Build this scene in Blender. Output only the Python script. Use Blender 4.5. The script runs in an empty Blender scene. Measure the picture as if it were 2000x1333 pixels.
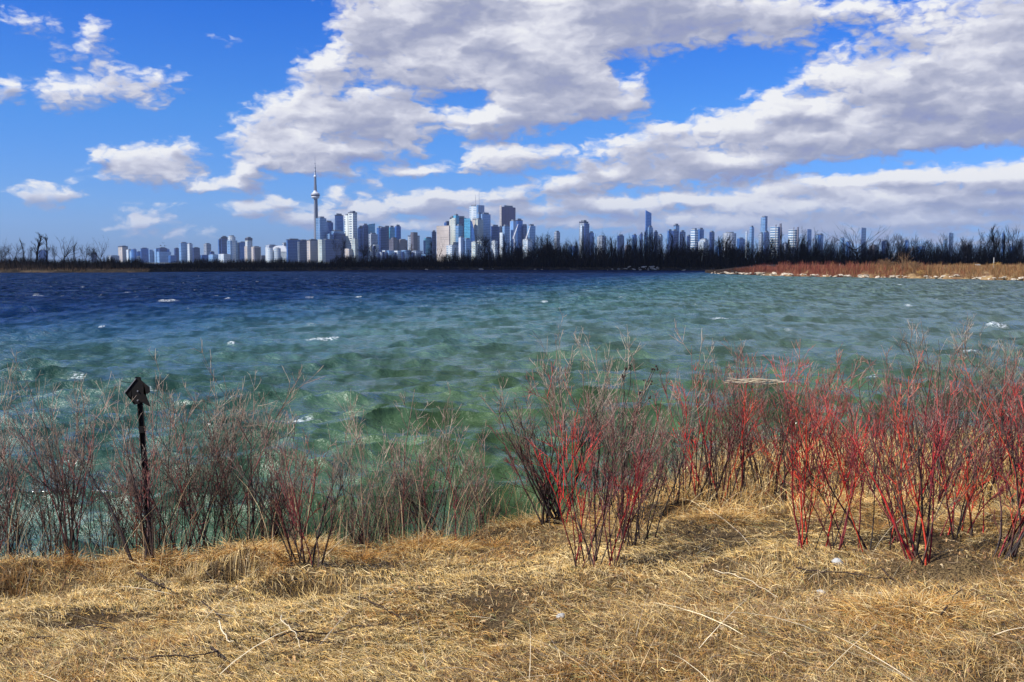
import bpy, bmesh, math, random
import numpy as np
from mathutils import Vector, Matrix, Euler
R = math.radians
SC = bpy.context.scene
COL = SC.collection

# ---------------------------------------------------------------- camera
CAMH = 6.0                       # metres above the lake
F = 1944.0                       # focal length in photo pixels (2000 wide)
PITCH = R(4.54)
cam = bpy.data.cameras.new('camera'); cam.sensor_width = 36; cam.lens = 36 * F / 2000
cam.clip_start = 0.1; cam.clip_end = 40000
co = bpy.data.objects.new('camera', cam); COL.objects.link(co)
co.location = (0, 0, CAMH); co.rotation_euler = (R(90) - PITCH, 0, 0)
SC.camera = co

def ray(px, py):
    dx = (px - 1000) / F; dy = (py - 666.5) / F
    c, s = math.cos(PITCH), math.sin(PITCH)
    return Vector((dx, c - dy * s, -s - dy * c))
def at(px, py, Y):               # world point seen at a pixel, at depth Y
    d = ray(px, py); k = Y / d.y
    return Vector((d.x * k, Y, CAMH + d.z * k))
def xat(px, Y):
    return (px - 1000) / F * Y
def azel(px, py):
    d = ray(px, py)
    return math.degrees(math.atan2(d.x, d.y)), math.degrees(math.atan2(d.z, math.hypot(d.x, d.y)))

# ---------------------------------------------------------------- world
SUN_AZ, SUN_EL = -118.0, 43.0    # degrees, azimuth from the view direction (left and a little behind)
w = bpy.data.worlds.new('World'); SC.world = w; w.use_nodes = True
nt = w.node_tree; nt.nodes.clear(); L = nt.links
def N(tree, typ, **kw):
    n = tree.nodes.new(typ)
    for k, v in kw.items(): setattr(n, k, v)
    return n
def mth(tree, op, a, b=None, c=None, clamp=False):
    n = tree.nodes.new('ShaderNodeMath'); n.operation = op; n.use_clamp = clamp
    for i, v in enumerate((a, b, c)):
        if v is None: continue
        if isinstance(v, (int, float)): n.inputs[i].default_value = v
        else: tree.links.new(v, n.inputs[i])
    return n.outputs[0]
def vmt(tree, op, a, b=None, c=None, out=0):
    n = tree.nodes.new('ShaderNodeVectorMath'); n.operation = op
    for i, v in enumerate((a, b, c)):
        if v is None: continue
        if isinstance(v, (tuple, list)): n.inputs[i].default_value = v
        else: tree.links.new(v, n.inputs[i])
    return n.outputs['Value'] if out else n.outputs[0]
def mixc(tree, fac, a, b, typ='MIX'):
    n = tree.nodes.new('ShaderNodeMix'); n.data_type = 'RGBA'; n.blend_type = typ
    for i, v in ((0, fac), (6, a), (7, b)):
        if isinstance(v, (int, float)): n.inputs[i].default_value = v
        elif isinstance(v, (tuple, list)): n.inputs[i].default_value = tuple(v) + ((1,) if len(v) == 3 else ())
        else: tree.links.new(v, n.inputs[i])
    return n.outputs[2]
def mapr(tree, v, a, b, c=0.0, d=1.0, smooth=True):
    n = tree.nodes.new('ShaderNodeMapRange'); n.interpolation_type = 'SMOOTHSTEP' if smooth else 'LINEAR'
    tree.links.new(v, n.inputs[0])
    for i, x in zip((1, 2, 3, 4), (a, b, c, d)): n.inputs[i].default_value = x
    return n.outputs[0]
def noise(tree, vec, scale, detail=4, rough=0.55, col=False, dist=0.0):
    n = tree.nodes.new('ShaderNodeTexNoise'); n.inputs['Scale'].default_value = scale
    n.inputs['Detail'].default_value = detail; n.inputs['Roughness'].default_value = rough
    n.inputs['Distortion'].default_value = dist
    if vec is not None: tree.links.new(vec, n.inputs['Vector'])
    return n.outputs['Color' if col else 'Fac']

# clouds: (px, py, rx, ry, weight) of soft lobes, turned into directions in the sky
LOBES = [
 (55,38,60,26,0.42),(160,88,50,15,0.5),(188,62,16,34,0.5),(440,86,22,12,0.3),
 (10,172,32,24,0.75),(60,182,40,16,0.5),(130,180,62,34,0.85),(225,165,70,30,0.8),(290,160,56,22,0.65),(290,195,40,20,0.6),(345,160,30,12,0.4),
 (190,302,22,14.3,0.99),(290,318,90,33,0.99),(350,300,45,28.6,0.77),(300,340,100,19.8,0.88),(190,340,34,9.9,0.55),(395,362,36,13.2,0.88),(470,355,50,15.4,0.99),(485,327,26,13.2,0.99),
 (95,378,66,19.8,0.825),(95,400,36,9.9,0.44),(285,432,52,12.1,0.825),(270,450,55,8.8,0.44),(290,412,60,11,0.33),(370,455,50,8.8,0.385),
 (495,408,50,14.95,1.0125),(545,395,26,11.5,0.945),(600,425,62,20.7,1.0125),(720,410,60,18.4,0.945),(680,425,80,18.4,0.675),(660,383,26,10.35,0.81),(730,362,55,10,0.35),
 (640,140,66,34,1.1),(720,70,70,70,1.1),(830,60,130,90,1.3),(950,90,170,80,1.3),(850,140,190,36,1.2),(1080,90,150,110,1.3),(1180,60,180,70,1.1),(1350,45,190,45,1.2),(1520,40,140,50,1.1),(1620,10,140,26,1),(900,0,260,60,1.2),(1200,0,300,60,1.2),
 (620,225,130,50,1.1),(560,270,110,45,1.1),(740,230,140,62,1.2),(800,200,80,26,1),(540,300,90,24.2,1.1),(640,300,150,26.4,1.1),(620,328,95,15.4,1.045),(750,285,120,24,0.8),
 (1020,190,130,60,1.2),(1150,190,110,50,1.2),(1230,190,46,40,1.1),(940,235,80,40,1.1),(1060,225,140,34,1),(1120,150,110,40,1),
 (985,308,100,30,1),(1060,305,80,22,0.7),(1140,300,26,16,0.4),(810,337,64,11,0.95),(940,325,90,14,0.6),
 (880,385,90,16.1,1.08),(980,382,60,16.1,0.945),(820,400,90,16.1,1.08),(900,412,110,18.4,0.81),
 (1650,30,160,40,0.6),(1850,40,200,60,0.75),(1700,90,130,22,0.45),(1980,80,150,130,1.1),(1880,130,180,60,1.1),(1680,150,130,55,1.1),(1800,180,180,80,1.3),(1960,200,160,90,1.3),
 (1560,215,110,44,1.2),(1450,250,130,36,1.1),(1320,262,100,26,0.9),(1240,285,70,28,0.9),(1600,260,260,44,1.2),(1850,265,260,34,1.2),(1700,290,200,26,1),(1185,300,40,14,0.6),
 (1200,330,130,28,1),(1320,318,140,32,1.1),(1120,360,110,20,0.95),(1450,318,160,30,1.1),(1600,300,160,24,1),(1300,355,170,16,0.8),(1900,265,160,30,1.1),
 (1520,360,120,18,0.6),(1340,385,120,20.7,1.1),(1480,375,150,23,1.1),(1640,362,150,24,1.1),(1800,350,160,26,1.1),(1960,350,120,34,1.1),(1750,385,260,20.7,1.1),
 (1950,395,150,23,1.1),(1700,405,200,16.1,1.08),(1500,410,220,17.25,1.08),(1150,388,90,13.8,0.945),(1200,405,110,13.8,1.08),(1050,410,150,16.1,0.81),(1400,430,420,13.8,0.945),(1800,425,260,13.8,1.08),(1150,432,300,11.5,0.7425),(1600,450,500,13.8,0.7425),(850,440,200,11.5,0.675),(1800,468,400,9.2,0.54),
]

# the lobes are summed here and handed to the shader as azimuth profiles, one per band of elevation
BE = [0.0, .35, .7, 1.05, 1.4, 1.8, 2.2, 2.6, 3.05, 3.5, 4.0, 4.5, 5.05, 5.6, 6.2, 6.85, 7.5, 8.2, 9.0, 9.9, 10.9, 12.0, 13.3, 14.8]
AZR = 30.0
def lobe_field(azs, e):
    acc = np.full(azs.shape, -.6)
    for (px, py, rx, ry, wt) in LOBES:
        a0, e0 = azel(px, py); a1, _ = azel(px + rx, py); _, e1 = azel(px, py - ry)
        ra, re = (a1 - a0) * 1.0 + .25, (e1 - e0) * 1.0 + .14
        v = wt - wt * .8 * (((azs - a0) / ra) ** 2 + ((e - e0) / re) ** 2)
        k = .10; h = np.maximum(k - np.abs(acc - v), 0) / k
        acc = np.maximum(acc, v) + h * h * k * .25
    for (px, py, rx, ry, wt) in HOLES:
        a0, e0 = azel(px, py); a1, _ = azel(px + rx, py); _, e1 = azel(px, py - ry)
        acc = acc - wt * np.exp(-((azs - a0) / (a1 - a0)) ** 2 - ((e - e0) / (e1 - e0)) ** 2)
    return np.clip(acc, -.6, 1.4)
HOLES = [(850,186,85,11,1.6),(690,176,70,10,1.3),(930,192,40,10,1.2),(1300,320,40,8,.5),(1215,130,22,26,.8),(1850,310,200,10,1.3),(1620,325,90,9,1.0),(1370,366,150,8,1.0),(1180,320,30,8,.6),(1580,185,30,10,.5),(1150,250,80,10,.7),
 (1300,180,60,40,.5),(700,318,30,12,.6),(880,290,30,22,.7),(1620,50,40,40,.5),(1700,95,60,12,.5),(900,360,130,9,.5),(1090,330,40,12,.5)]
cg = bpy.data.node_groups.new('cloud_field', 'ShaderNodeTree')
cg.interface.new_socket('P', in_out='INPUT', socket_type='NodeSocketVector')
cg.interface.new_socket('S', in_out='OUTPUT', socket_type='NodeSocketFloat')
gi = N(cg, 'NodeGroupInput'); go = N(cg, 'NodeGroupOutput')
sp = N(cg, 'ShaderNodeSeparateXYZ'); cg.links.new(gi.outputs[0], sp.inputs[0])
u = mth(cg, 'MULTIPLY_ADD', sp.outputs[0], .5 / AZR, .5, clamp=True)
uc = N(cg, 'ShaderNodeCombineXYZ')
for i in range(3): cg.links.new(u, uc.inputs[i])
fc = N(cg, 'ShaderNodeFloatCurve'); cg.links.new(mth(cg, 'DIVIDE', sp.outputs[1], BE[-1]), fc.inputs[1])
def set_curve(cv, pts):
    while len(cv.points) > 2: cv.points.remove(cv.points[1])
    cv.points[0].location = pts[0]; cv.points[1].location = pts[-1]
    for p in pts[1:-1]: cv.points.new(*p)
    for p in cv.points: p.handle_type = 'VECTOR'
fc.mapping.use_clip = False
set_curve(fc.mapping.curves[0], [(e / BE[-1], i / (len(BE) - 1)) for i, e in enumerate(BE)]); fc.mapping.update()
ti = mth(cg, 'MULTIPLY', fc.outputs[0], len(BE) - 1, clamp=False)
tc = N(cg, 'ShaderNodeCombineXYZ')
for i in range(3): cg.links.new(ti, tc.inputs[i])
azs = np.linspace(-AZR, AZR, 201); S = None
for k in range(0, len(BE), 3):
    rc = N(cg, 'ShaderNodeRGBCurve'); cg.links.new(uc.outputs[0], rc.inputs['Color'])
    for j in range(3):
        f = lobe_field(azs, BE[k + j])
        set_curve(rc.mapping.curves[j], [((a_ + AZR) / (2 * AZR), float((v_ + .6) / 2)) for a_, v_ in zip(azs, f)])
    rc.mapping.update()
    tent = vmt(cg, 'ABSOLUTE', vmt(cg, 'SUBTRACT', tc.outputs[0], (k, k + 1, k + 2)))
    tent = vmt(cg, 'MAXIMUM', vmt(cg, 'SUBTRACT', (1, 1, 1), tent), (0, 0, 0))
    dd = vmt(cg, 'DOT_PRODUCT', tent, rc.outputs[0], out=1)
    S = dd if S is None else mth(cg, 'ADD', S, dd)
S = mth(cg, 'MULTIPLY_ADD', S, 2.0, -.6)
# beyond the photograph's field: ordinary scattered cumulus, so the rest of the sky is right too
def noise2(tree, vec, scale, detail, rough, col=False):
    o = noise(tree, vec, scale, detail, rough, col); o.node.noise_dimensions = '2D'; return o
gn = noise2(cg, vmt(cg, 'MULTIPLY', gi.outputs[0], (.045, .075, 0)), 1.0, 2, .5)
gen = mth(cg, 'MULTIPLY', mth(cg, 'SUBTRACT', gn, .5), 6.0)
outm = mth(cg, 'MAXIMUM', mapr(cg, mth(cg, 'ABSOLUTE', sp.outputs[0]), 27.5, 33), mapr(cg, sp.outputs[1], 14.6, 19))
gen = mth(cg, 'SUBTRACT', mth(cg, 'MINIMUM', gen, 1.1), mth(cg, 'MULTIPLY', mth(cg, 'SUBTRACT', 1.0, outm), 4.0))
S = mth(cg, 'MINIMUM', mth(cg, 'MAXIMUM', mth(cg, 'SUBTRACT', S, mth(cg, 'MULTIPLY', outm, 3.0)), gen), 1.25)
cg.links.new(S, go.inputs[0])

geo = N(nt, 'ShaderNodeTexCoord'); sx = N(nt, 'ShaderNodeSeparateXYZ'); L.new(geo.outputs['Generated'], sx.inputs[0])
az = mth(nt, 'MULTIPLY', mth(nt, 'ARCTAN2', sx.outputs[0], sx.outputs[1]), 180 / math.pi)
el = mth(nt, 'MULTIPLY', mth(nt, 'ARCSINE', sx.outputs[2]), 180 / math.pi)
cb = N(nt, 'ShaderNodeCombineXYZ'); L.new(az, cb.inputs[0]); L.new(el, cb.inputs[1])
P0 = cb.outputs[0]; ps = vmt(nt, 'MULTIPLY', P0, (1.0, 2.1, 1.0))
wob = noise2(nt, ps, .5, 4, .6, col=True)
Pw = vmt(nt, 'ADD', P0, vmt(nt, 'MULTIPLY', vmt(nt, 'SUBTRACT', wob, (.5, .5, .5)), (1.5, .55, 0)))
def field(Pv):
    g = N(nt, 'ShaderNodeGroup'); g.node_tree = cg; L.new(Pv, g.inputs[0]); return g.outputs[0]
def detail(Pv):
    q = vmt(nt, 'MULTIPLY', Pv, (1.0, 1.9, 0))
    f = noise2(nt, q, 1.0, 7, .54)
    vo = N(nt, 'ShaderNodeTexVoronoi', feature='F1', voronoi_dimensions='2D'); vo.inputs['Scale'].default_value = 1.15
    vo.inputs['Detail'].default_value = 1.6; vo.inputs['Roughness'].default_value = .5; L.new(q, vo.inputs['Vector'])
    return mth(nt, 'ADD', mth(nt, 'MULTIPLY_ADD', f, 1.05, -.50), mth(nt, 'MULTIPLY_ADD', vo.outputs['Distance'], -.46, .20))
OFF = (-.30, .50, 0)
S1 = field(Pw); S2 = field(vmt(nt, 'ADD', Pw, OFF)); d1 = detail(Pw); d2 = detail(vmt(nt, 'ADD', Pw, (-.2, .32, 0)))
D1 = mth(nt, 'ADD', S1, d1)
alpha = mapr(nt, D1, -.08, .66)
grad = mth(nt, 'ADD', mth(nt, 'MULTIPLY', mth(nt, 'SUBTRACT', S1, S2), 1.15), mth(nt, 'MULTIPLY', mth(nt, 'SUBTRACT', d1, d2), .30))
broad = noise2(nt, vmt(nt, 'MULTIPLY', Pw, (.20, .50, 0)), 1.0, 3, .5)
thick = mth(nt, 'MULTIPLY', mapr(nt, D1, .35, 1.5, 0.0, .14), mapr(nt, broad, .3, .65, .6, 1.3))
tone = mth(nt, 'MULTIPLY', mapr(nt, broad, .33, .67, -.26, .24), mapr(nt, D1, .2, .9))
lit = mth(nt, 'SUBTRACT', mth(nt, 'ADD', mth(nt, 'ADD', grad, .60), tone), thick, clamp=True)
ccol = N(nt, 'ShaderNodeValToRGB'); L.new(lit, ccol.inputs[0])
el_ = ccol.color_ramp.elements
el_[0].position = 0.0; el_[0].color = (.27, .31, .55, 1); el_[1].position = 1.0; el_[1].color = (.93, .935, .97, 1)
for p_, c_ in ((.30, (.37, .40, .56, 1)), (.55, (.52, .54, .68, 1)), (.8, (.76, .77, .87, 1))):
    e_ = el_.new(p_); e_.color = c_
# far clouds near the horizon pale into the air
hz = mapr(nt, el, 0.0, 5.0, 0.65, 0.0)
cc = mixc(nt, hz, ccol.outputs[0], (.37, .47, .74))
sky = N(nt, 'ShaderNodeTexSky', sky_type='NISHITA', sun_disc=False)
sky.sun_elevation = R(SUN_EL); sky.sun_rotation = R(SUN_AZ); sky.air_density = 1.0; sky.dust_density = .3; sky.ozone_density = 2.0
tint = N(nt, 'ShaderNodeValToRGB'); L.new(mapr(nt, el, 0, 30, smooth=False), tint.inputs[0])
t_ = tint.color_ramp.elements
t_[0].position = 0; t_[0].color = (.42, .61, 1.45, 1); t_[1].position = 1; t_[1].color = (.13, .62, 1.5, 1)
for p_, c_ in ((.10, (.44, .73, 1.55, 1)), (.27, (.31, .74, 1.55, 1)), (.5, (.12, .58, 1.65, 1))):
    e_ = t_.new(p_); e_.color = c_
skyc = mixc(nt, 1.0, sky.outputs[0], tint.outputs[0], 'MULTIPLY')
cc10 = mixc(nt, 1.0, cc, (7.1, 7.1, 7.0), 'MULTIPLY')
skyc = mixc(nt, 1.0, skyc, (.60, .67, .685), 'MULTIPLY')
fin = mixc(nt, alpha, skyc, cc10)
bg = N(nt, 'ShaderNodeBackground'); L.new(fin, bg.inputs[0]); bg.inputs[1].default_value = 0.1
wo = N(nt, 'ShaderNodeOutputWorld'); L.new(bg.outputs[0], wo.inputs[0])
w.cycles.sampling_method = 'MANUAL'; w.cycles.sample_map_resolution = 512

# ---------------------------------------------------------------- sun
sl = bpy.data.lights.new('sun', 'SUN'); sl.energy = 5.0; sl.angle = R(0.53); sl.color = (1.0, .95, .86)
so = bpy.data.objects.new('sun', sl); COL.objects.link(so)
sv = Vector((math.sin(R(SUN_AZ)) * math.cos(R(SUN_EL)), math.cos(R(SUN_AZ)) * math.cos(R(SUN_EL)), math.sin(R(SUN_EL))))
so.rotation_euler = sv.to_track_quat('Z', 'Y').to_euler(); so.location = (0, 0, 50)

SC.view_settings.view_transform = 'Standard'; SC.view_settings.look = 'None'
SC.view_settings.exposure = 0.48; SC.view_settings.gamma = 1.0
SC.cycles.max_bounces = 6; SC.cycles.transparent_max_bounces = 8

# ---------------------------------------------------------------- helpers
rng = np.random.default_rng(7)
random.seed(11)
def mat(name, col=(.5, .5, .5), rough=.8, spec=.3, metal=0.0):
    m = bpy.data.materials.new(name); m.use_nodes = True
    b = m.node_tree.nodes['Principled BSDF']
    b.inputs['Base Color'].default_value = (*col, 1); b.inputs['Roughness'].default_value = rough
    b.inputs['Specular IOR Level'].default_value = spec; b.inputs['Metallic'].default_value = metal
    return m, m.node_tree, b
def mesh_np(name, v, f, m, cols=None, parent=None, smooth=False, fcount=None):
    """v (n,3), f (k, c) same-size faces, cols (n,3) optional colour attribute"""
    me = bpy.data.meshes.new(name); v = np.asarray(v, np.float32); f = np.asarray(f, np.int32)
    c = f.shape[1]
    me.vertices.add(len(v)); me.vertices.foreach_set('co', v.ravel())
    me.loops.add(f.size); me.loops.foreach_set('vertex_index', f.ravel())
    me.polygons.add(len(f)); me.polygons.foreach_set('loop_start', np.arange(0, f.size, c, dtype=np.int32))
    me.polygons.foreach_set('loop_total', np.full(len(f), c, np.int32))
    if smooth: me.polygons.foreach_set('use_smooth', np.ones(len(f), bool))
    if cols is not None:
        at_ = me.color_attributes.new('col', 'FLOAT_COLOR', 'POINT')
        cc_ = np.ones((len(v), 4), np.float32); cc_[:, :cols.shape[1]] = cols
        at_.data.foreach_set('color', cc_.ravel())
    me.update(calc_edges=True); me.materials.append(m)
    o = bpy.data.objects.new(name, me); COL.objects.link(o)
    if parent: o.parent = parent
    return o
def tag(o, label=None, cat=None, group=None, kind=None):
    if label: o['label'] = label
    if cat: o['category'] = cat
    if group: o['group'] = group
    if kind: o['kind'] = kind
    return o
def empty(name, loc, label, cat, group=None, rz=0):
    o = bpy.data.objects.new(name, None); COL.objects.link(o); o.location = loc; o.rotation_euler.z = rz
    o.empty_display_size = .1
    return tag(o, label, cat, group)
def copy_tree(o, parent=None):
    c = o.copy(); COL.objects.link(c); c.parent = parent
    for ch in list(o.children): copy_tree(ch, c)
    return c
def hash2(ix, iy, s):
    h = (ix.astype(np.int64) * 374761393 + iy.astype(np.int64) * 668265263 + s * 144665) & 0x7fffffff
    h = ((h ^ (h >> 13)) * 1274126177) & 0x7fffffff
    return ((h ^ (h >> 16)) & 0xffffff) / float(0xffffff)
def vnoise(x, y, s=0):
    x = np.asarray(x, float); y = np.asarray(y, float)
    ix = np.floor(x).astype(np.int64); iy = np.floor(y).astype(np.int64); fx = x - ix; fy = y - iy
    fx = fx * fx * (3 - 2 * fx); fy = fy * fy * (3 - 2 * fy)
    a = hash2(ix, iy, s); b = hash2(ix + 1, iy, s); c = hash2(ix, iy + 1, s); d = hash2(ix + 1, iy + 1, s)
    return (a * (1 - fx) + b * fx) * (1 - fy) + (c * (1 - fx) + d * fx) * fy
def fbm(x, y, s=0, o=4):
    t = 0; a = .5; n = 0
    for i in range(o):
        t = t + a * vnoise(x * 2 ** i + 17.3 * i, y * 2 ** i - 9.1 * i, s + i); n += a; a *= .5
    return t / n
def sstep(a, b, x):
    t = np.clip((x - a) / (b - a), 0, 1); return t * t * (3 - 2 * t)
def grid_faces(nr, nc):
    i = np.arange(nr - 1)[:, None] * nc + np.arange(nc - 1)[None, :]
    i = i.ravel(); return np.stack([i, i + 1, i + nc + 1, i + nc], 1)
def tubes(pts, rad, sides=3):
    """pts (P,K,3) polylines, rad (P,K) -> verts, quads"""
    pts = np.asarray(pts, float); P, K, _ = pts.shape
    t = np.gradient(pts, axis=1); t /= np.linalg.norm(t, axis=2, keepdims=True) + 1e-9
    ref = np.where(np.abs(t[..., 2:3]) > .9, np.array([1., 0, 0]), np.array([0, 0, 1.]))
    u = np.cross(t, ref); u /= np.linalg.norm(u, axis=2, keepdims=True) + 1e-9
    v = np.cross(t, u)
    a = np.arange(sides) * 2 * math.pi / sides
    ring = pts[:, :, None] + rad[:, :, None, None] * (np.cos(a)[None, None, :, None] * u[:, :, None] + np.sin(a)[None, None, :, None] * v[:, :, None])
    V = ring.reshape(-1, 3)
    base = (np.arange(P)[:, None, None] * K + np.arange(K - 1)[None, :, None]) * sides
    j = np.arange(sides)[None, None, :]; j2 = (j + 1) % sides
    q = np.stack([base + j, base + j2, base + sides + j2, base + sides + j], -1).reshape(-1, 4)
    return V, q
class Soup:
    def __init__(s): s.v = []; s.f = []; s.c = []; s.n = 0
    def add(s, v, f, c=None):
        s.v.append(v); s.f.append(f + s.n); s.n += len(v)
        if c is not None: s.c.append(np.broadcast_to(c, (len(v), 3)))
    def build(s, name, m, parent=None, smooth=False):
        return mesh_np(name, np.concatenate(s.v), np.concatenate(s.f), m, np.concatenate(s.c) if s.c else None, parent, smooth)

# ---------------------------------------------------------------- materials with a colour attribute
def attr_mat(name, rough=.85, spec=.2, scale=40.0, amt=.35, transl=0.0):
    m, t, b = mat(name, rough=rough, spec=spec)
    a = N(t, 'ShaderNodeVertexColor', layer_name='col')
    g = N(t, 'ShaderNodeNewGeometry')
    n_ = noise(t, g.outputs['Position'], scale, 2, .5)
    k = mapr(t, n_, .25, .75, 1 - amt, 1 + amt)
    c = mixc(t, 1.0, a.outputs[0], k, 'MULTIPLY')
    t.links.new(c, b.inputs['Base Color'])
    return m
M_shrub = attr_mat('shrub_bark', .6, .35, 60, .25)
M_grass = attr_mat('dry_grass', .7, .25, 9, .25)
M_tree = attr_mat('tree_bark', .9, .1, 1.2, .3)
M_brush = attr_mat('brush', .9, .1, .5, .3)

# ---------------------------------------------------------------- near bank terrain
EX = np.array([-30, -9, -6, -4, -3, -1.5, -.6, 0, 1.0, 2.2, 3.5, 5.5, 8, 10, 13, 30.])
EY = np.array([8.3, 8.4, 8.85, 9.0, 9.2, 9.9, 10.7, 11.6, 13.2, 14.8, 16.2, 18.5, 20, 21.5, 24, 40.])
def edge(x): return np.interp(x, EX, EY) + (vnoise(np.asarray(x, float) * .9, np.zeros_like(np.asarray(x, float)), 5) - .5) * .8
PITS = [(-2.36, 8.30, .27, .60), (-4.35, 8.2, .45, .40), (-1.15, 8.6, .5, .16), (-3.3, 8.35, .25, .25), (3.0, 8.2, .6, .14), (4.3, 7.4, .7, .13)]
MOUNDS = [(-2.5, 8.75, .50, .07), (-3.3, 8.9, .45, .10), (-4.4, 8.7, .6, .12), (-1.9, 9.3, .4, .12), (-.9, 9.9, .6, .13), (1.3, 10.6, .8, .10), (2.2, 10.2, .5, .10), (.4, 11.2, .7, .14), (3.7, 10.2, .8, .12), (2.6, 6.3, .5, .05), (4.6, 9.0, 1.0, .14)]
def ground(x, y, rough=True):
    x = np.asarray(x, float); y = np.asarray(y, float)
    E = edge(x); s = sstep(-1.2, 4.5, x)
    yy = np.minimum(y, E)
    z = -1.7 - .085 * yy - .0045 * yy ** 2 * (1 - s) - .0006 * yy ** 2 * s
    z = z + (fbm(x * .55, y * .55, 3) - .5) * .34 + .10 * (fbm(x * 2.2, y * 2.2, 8) - .5)
    if rough:
        z = z + .055 * (fbm(x * 7, y * 7, 12, 3) - .5) + .03 * (fbm(x * 19, y * 19, 14, 2) - .5)
        for (a, b, r, d) in PITS: z = z - d * np.exp(-(((x - a) / r) ** 2 + ((y - b) / (r * .7)) ** 2) ** 2)
        for (a, b, r, d) in MOUNDS: z = z + d * np.exp(-((x - a) / r) ** 2 - ((y - b) / (r * .7)) ** 2)
    o = np.maximum(y - E, 0)
    z = z - 1.35 * o ** 1.25 / (1 + .12 * o) * np.where(o > 0, 1, 0) * (.35 + .65 * sstep(0, 1.2, o))
    return np.maximum(z + CAMH, -1.2)
def hit(px, py):                 # where the ray through a pixel meets the bank
    d = ray(px, py); y = 3.5
    while y < 28:
        k = y / d.y
        if CAMH + d.z * k <= float(ground(d.x * k, y, False)): return d.x * k, y
        y += .03
    return d.x * 12, 12
# hollows under the tussocks and their mounds, placed where the photograph shows them
PITS = [(*hit(462, 1128), .23, .75), (*hit(362, 1128), .13, .40), (*hit(15, 1150), .45, .45), (*hit(620, 1142), .40, .22), (*hit(1290, 1022), .34, .30), (*hit(1850, 1118), .45, .12), (*hit(1060, 1235), .3, .06), (*hit(150, 1215), .4, .08)]
MOUNDS += [(PITS[0][0] + .05, PITS[0][1] + .42, .42, .11), (PITS[4][0] + .1, PITS[4][1] + .45, .4, .16)]
ys = np.concatenate([np.arange(-6, 3, .5), np.arange(3, 13, .05), np.arange(13, 30, .1)])
an = np.linspace(-1.25, 1.25, 520)
GX = an[None, :] * np.maximum(ys, 4.0)[:, None] * .72 + 0 * ys[:, None]; GY = ys[:, None] + 0 * an[None, :]
GZ = ground(GX, GY)
m, t, b = mat('bank_soil', rough=.95, spec=.1)
g = N(t, 'ShaderNodeNewGeometry')
n1 = noise(t, g.outputs['Position'], 1.3, 5, .6); n2 = noise(t, g.outputs['Position'], 75, 5, .7)
c1 = mixc(t, mapr(t, n1, .35, .65), (.16, .105, .048), (.28, .195, .09))
c2 = mixc(t, mapr(t, n2, .40, .62), (.035, .023, .013), c1)
t.links.new(c2, b.inputs['Base Color'])
bp = N(t, 'ShaderNodeBump'); bp.inputs['Strength'].default_value = .8; bp.inputs['Distance'].default_value = .03
t.links.new(n2, bp.inputs['Height']); t.links.new(bp.outputs[0], b.inputs['Normal'])
tag(mesh_np('ground', np.stack([GX, GY, GZ], -1).reshape(-1, 3), grid_faces(*GX.shape), m, smooth=True), kind='structure')

# ---------------------------------------------------------------- lake
def rows():
    y = 12.0; out = []
    while y < 13000:
        out.append(y)
        if y < 300: y += min(max(.055, y * y / 11500), .75)
        elif y < 900: y += 1.2 + (y - 300) * .006
        else: y *= 1.06
    return np.array(out)
WY = rows(); wa = np.linspace(-.74, .74, 640)
WX = wa[None, :] * WY[:, None]; WYY = np.repeat(WY[:, None], len(wa), 1)
print('water verts', WX.size)
WZ = np.zeros_like(WX); DX = np.zeros_like(WX); DY = np.zeros_like(WX); JX = np.zeros_like(WX)
wr = np.random.default_rng(4)
lams = np.exp(np.linspace(math.log(.45), math.log(9.5), 64)) * wr.uniform(.93, 1.07, 64)
colsp = np.maximum(wa[1] - wa[0], 0) * WYY; rowsp = np.gradient(WY)[:, None] + 0 * WX
near = sstep(330, 120, WYY)
grp = .35 + 1.3 * fbm(WX / 16 + 3, WYY / 12, 21, 3)
grp2 = .35 + 1.3 * fbm(WX / 5 + 3, WYY / 4, 22, 3)
for lam in lams:
    th = R(-90 + 9) + wr.normal() * (.30 if lam > 3 else .55)
    kx, ky = math.cos(th), math.sin(th); k = 2 * math.pi / lam
    amp = .0118 * lam ** .95 * (1.25 if lam < 2.2 else 1.15 if lam < 3.5 else .72 if lam < 7 else .5) * wr.uniform(.6, 1.3)
    res = np.clip(1.6 - 3.2 * np.maximum(colsp * abs(kx), rowsp * abs(ky)) / lam, 0, 1)
    A = amp * res * (grp if lam > 2.2 else grp2)
    ph = k * (kx * WX + ky * WYY) + wr.uniform(0, 6.283)
    WZ += A * np.cos(ph); s_ = np.sin(ph) * A
    DX -= kx * s_ * .85; DY -= ky * s_ * .85; JX += A * k * np.cos(ph) * .85
foam = np.zeros_like(WX)
# breaking crests seen in the photograph: (px, py, half width px, height m, foam)
CRESTS = [(570,826,50,.15,1.),(655,822,90,.24,.12),(765,822,60,.20,.35),(630,668,42,.30,1.),(775,619,22,.26,1.),(330,592,26,.28,1.),(1405,626,24,.2,.9),(1945,642,34,.3,1.),
 (195,640,10,.18,.9),(455,677,14,.2,.9),(150,736,26,.24,.55),(690,700,50,.2,.0),(500,762,70,.26,.1),(690,785,40,.26,.2),(170,695,50,.2,.25),(610,637,20,.2,.5),(960,748,60,.2,.25),
 (1065,590,12,.16,.9),(700,583,9,.16,.9),(445,586,9,.16,.8),(1775,598,9,.2,.9),(1540,645,14,.18,.6),(1755,557,8,.15,.9),(1630,575,10,.15,.8),(285,760,30,.2,.5),(850,874,60,.2,.1),(910,885,60,.18,.1),
 (40,820,60,.3,.3),(120,868,80,.3,.05),(350,843,70,.28,.1),(560,880,70,.22,.15),(700,900,90,.2,.1),(1120,770,50,.15,.0),(1350,760,60,.15,.25),(1700,745,40,.15,.6),(1890,690,20,.2,.7),(820,640,40,.18,.1),(240,672,30,.2,.4)]
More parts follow.
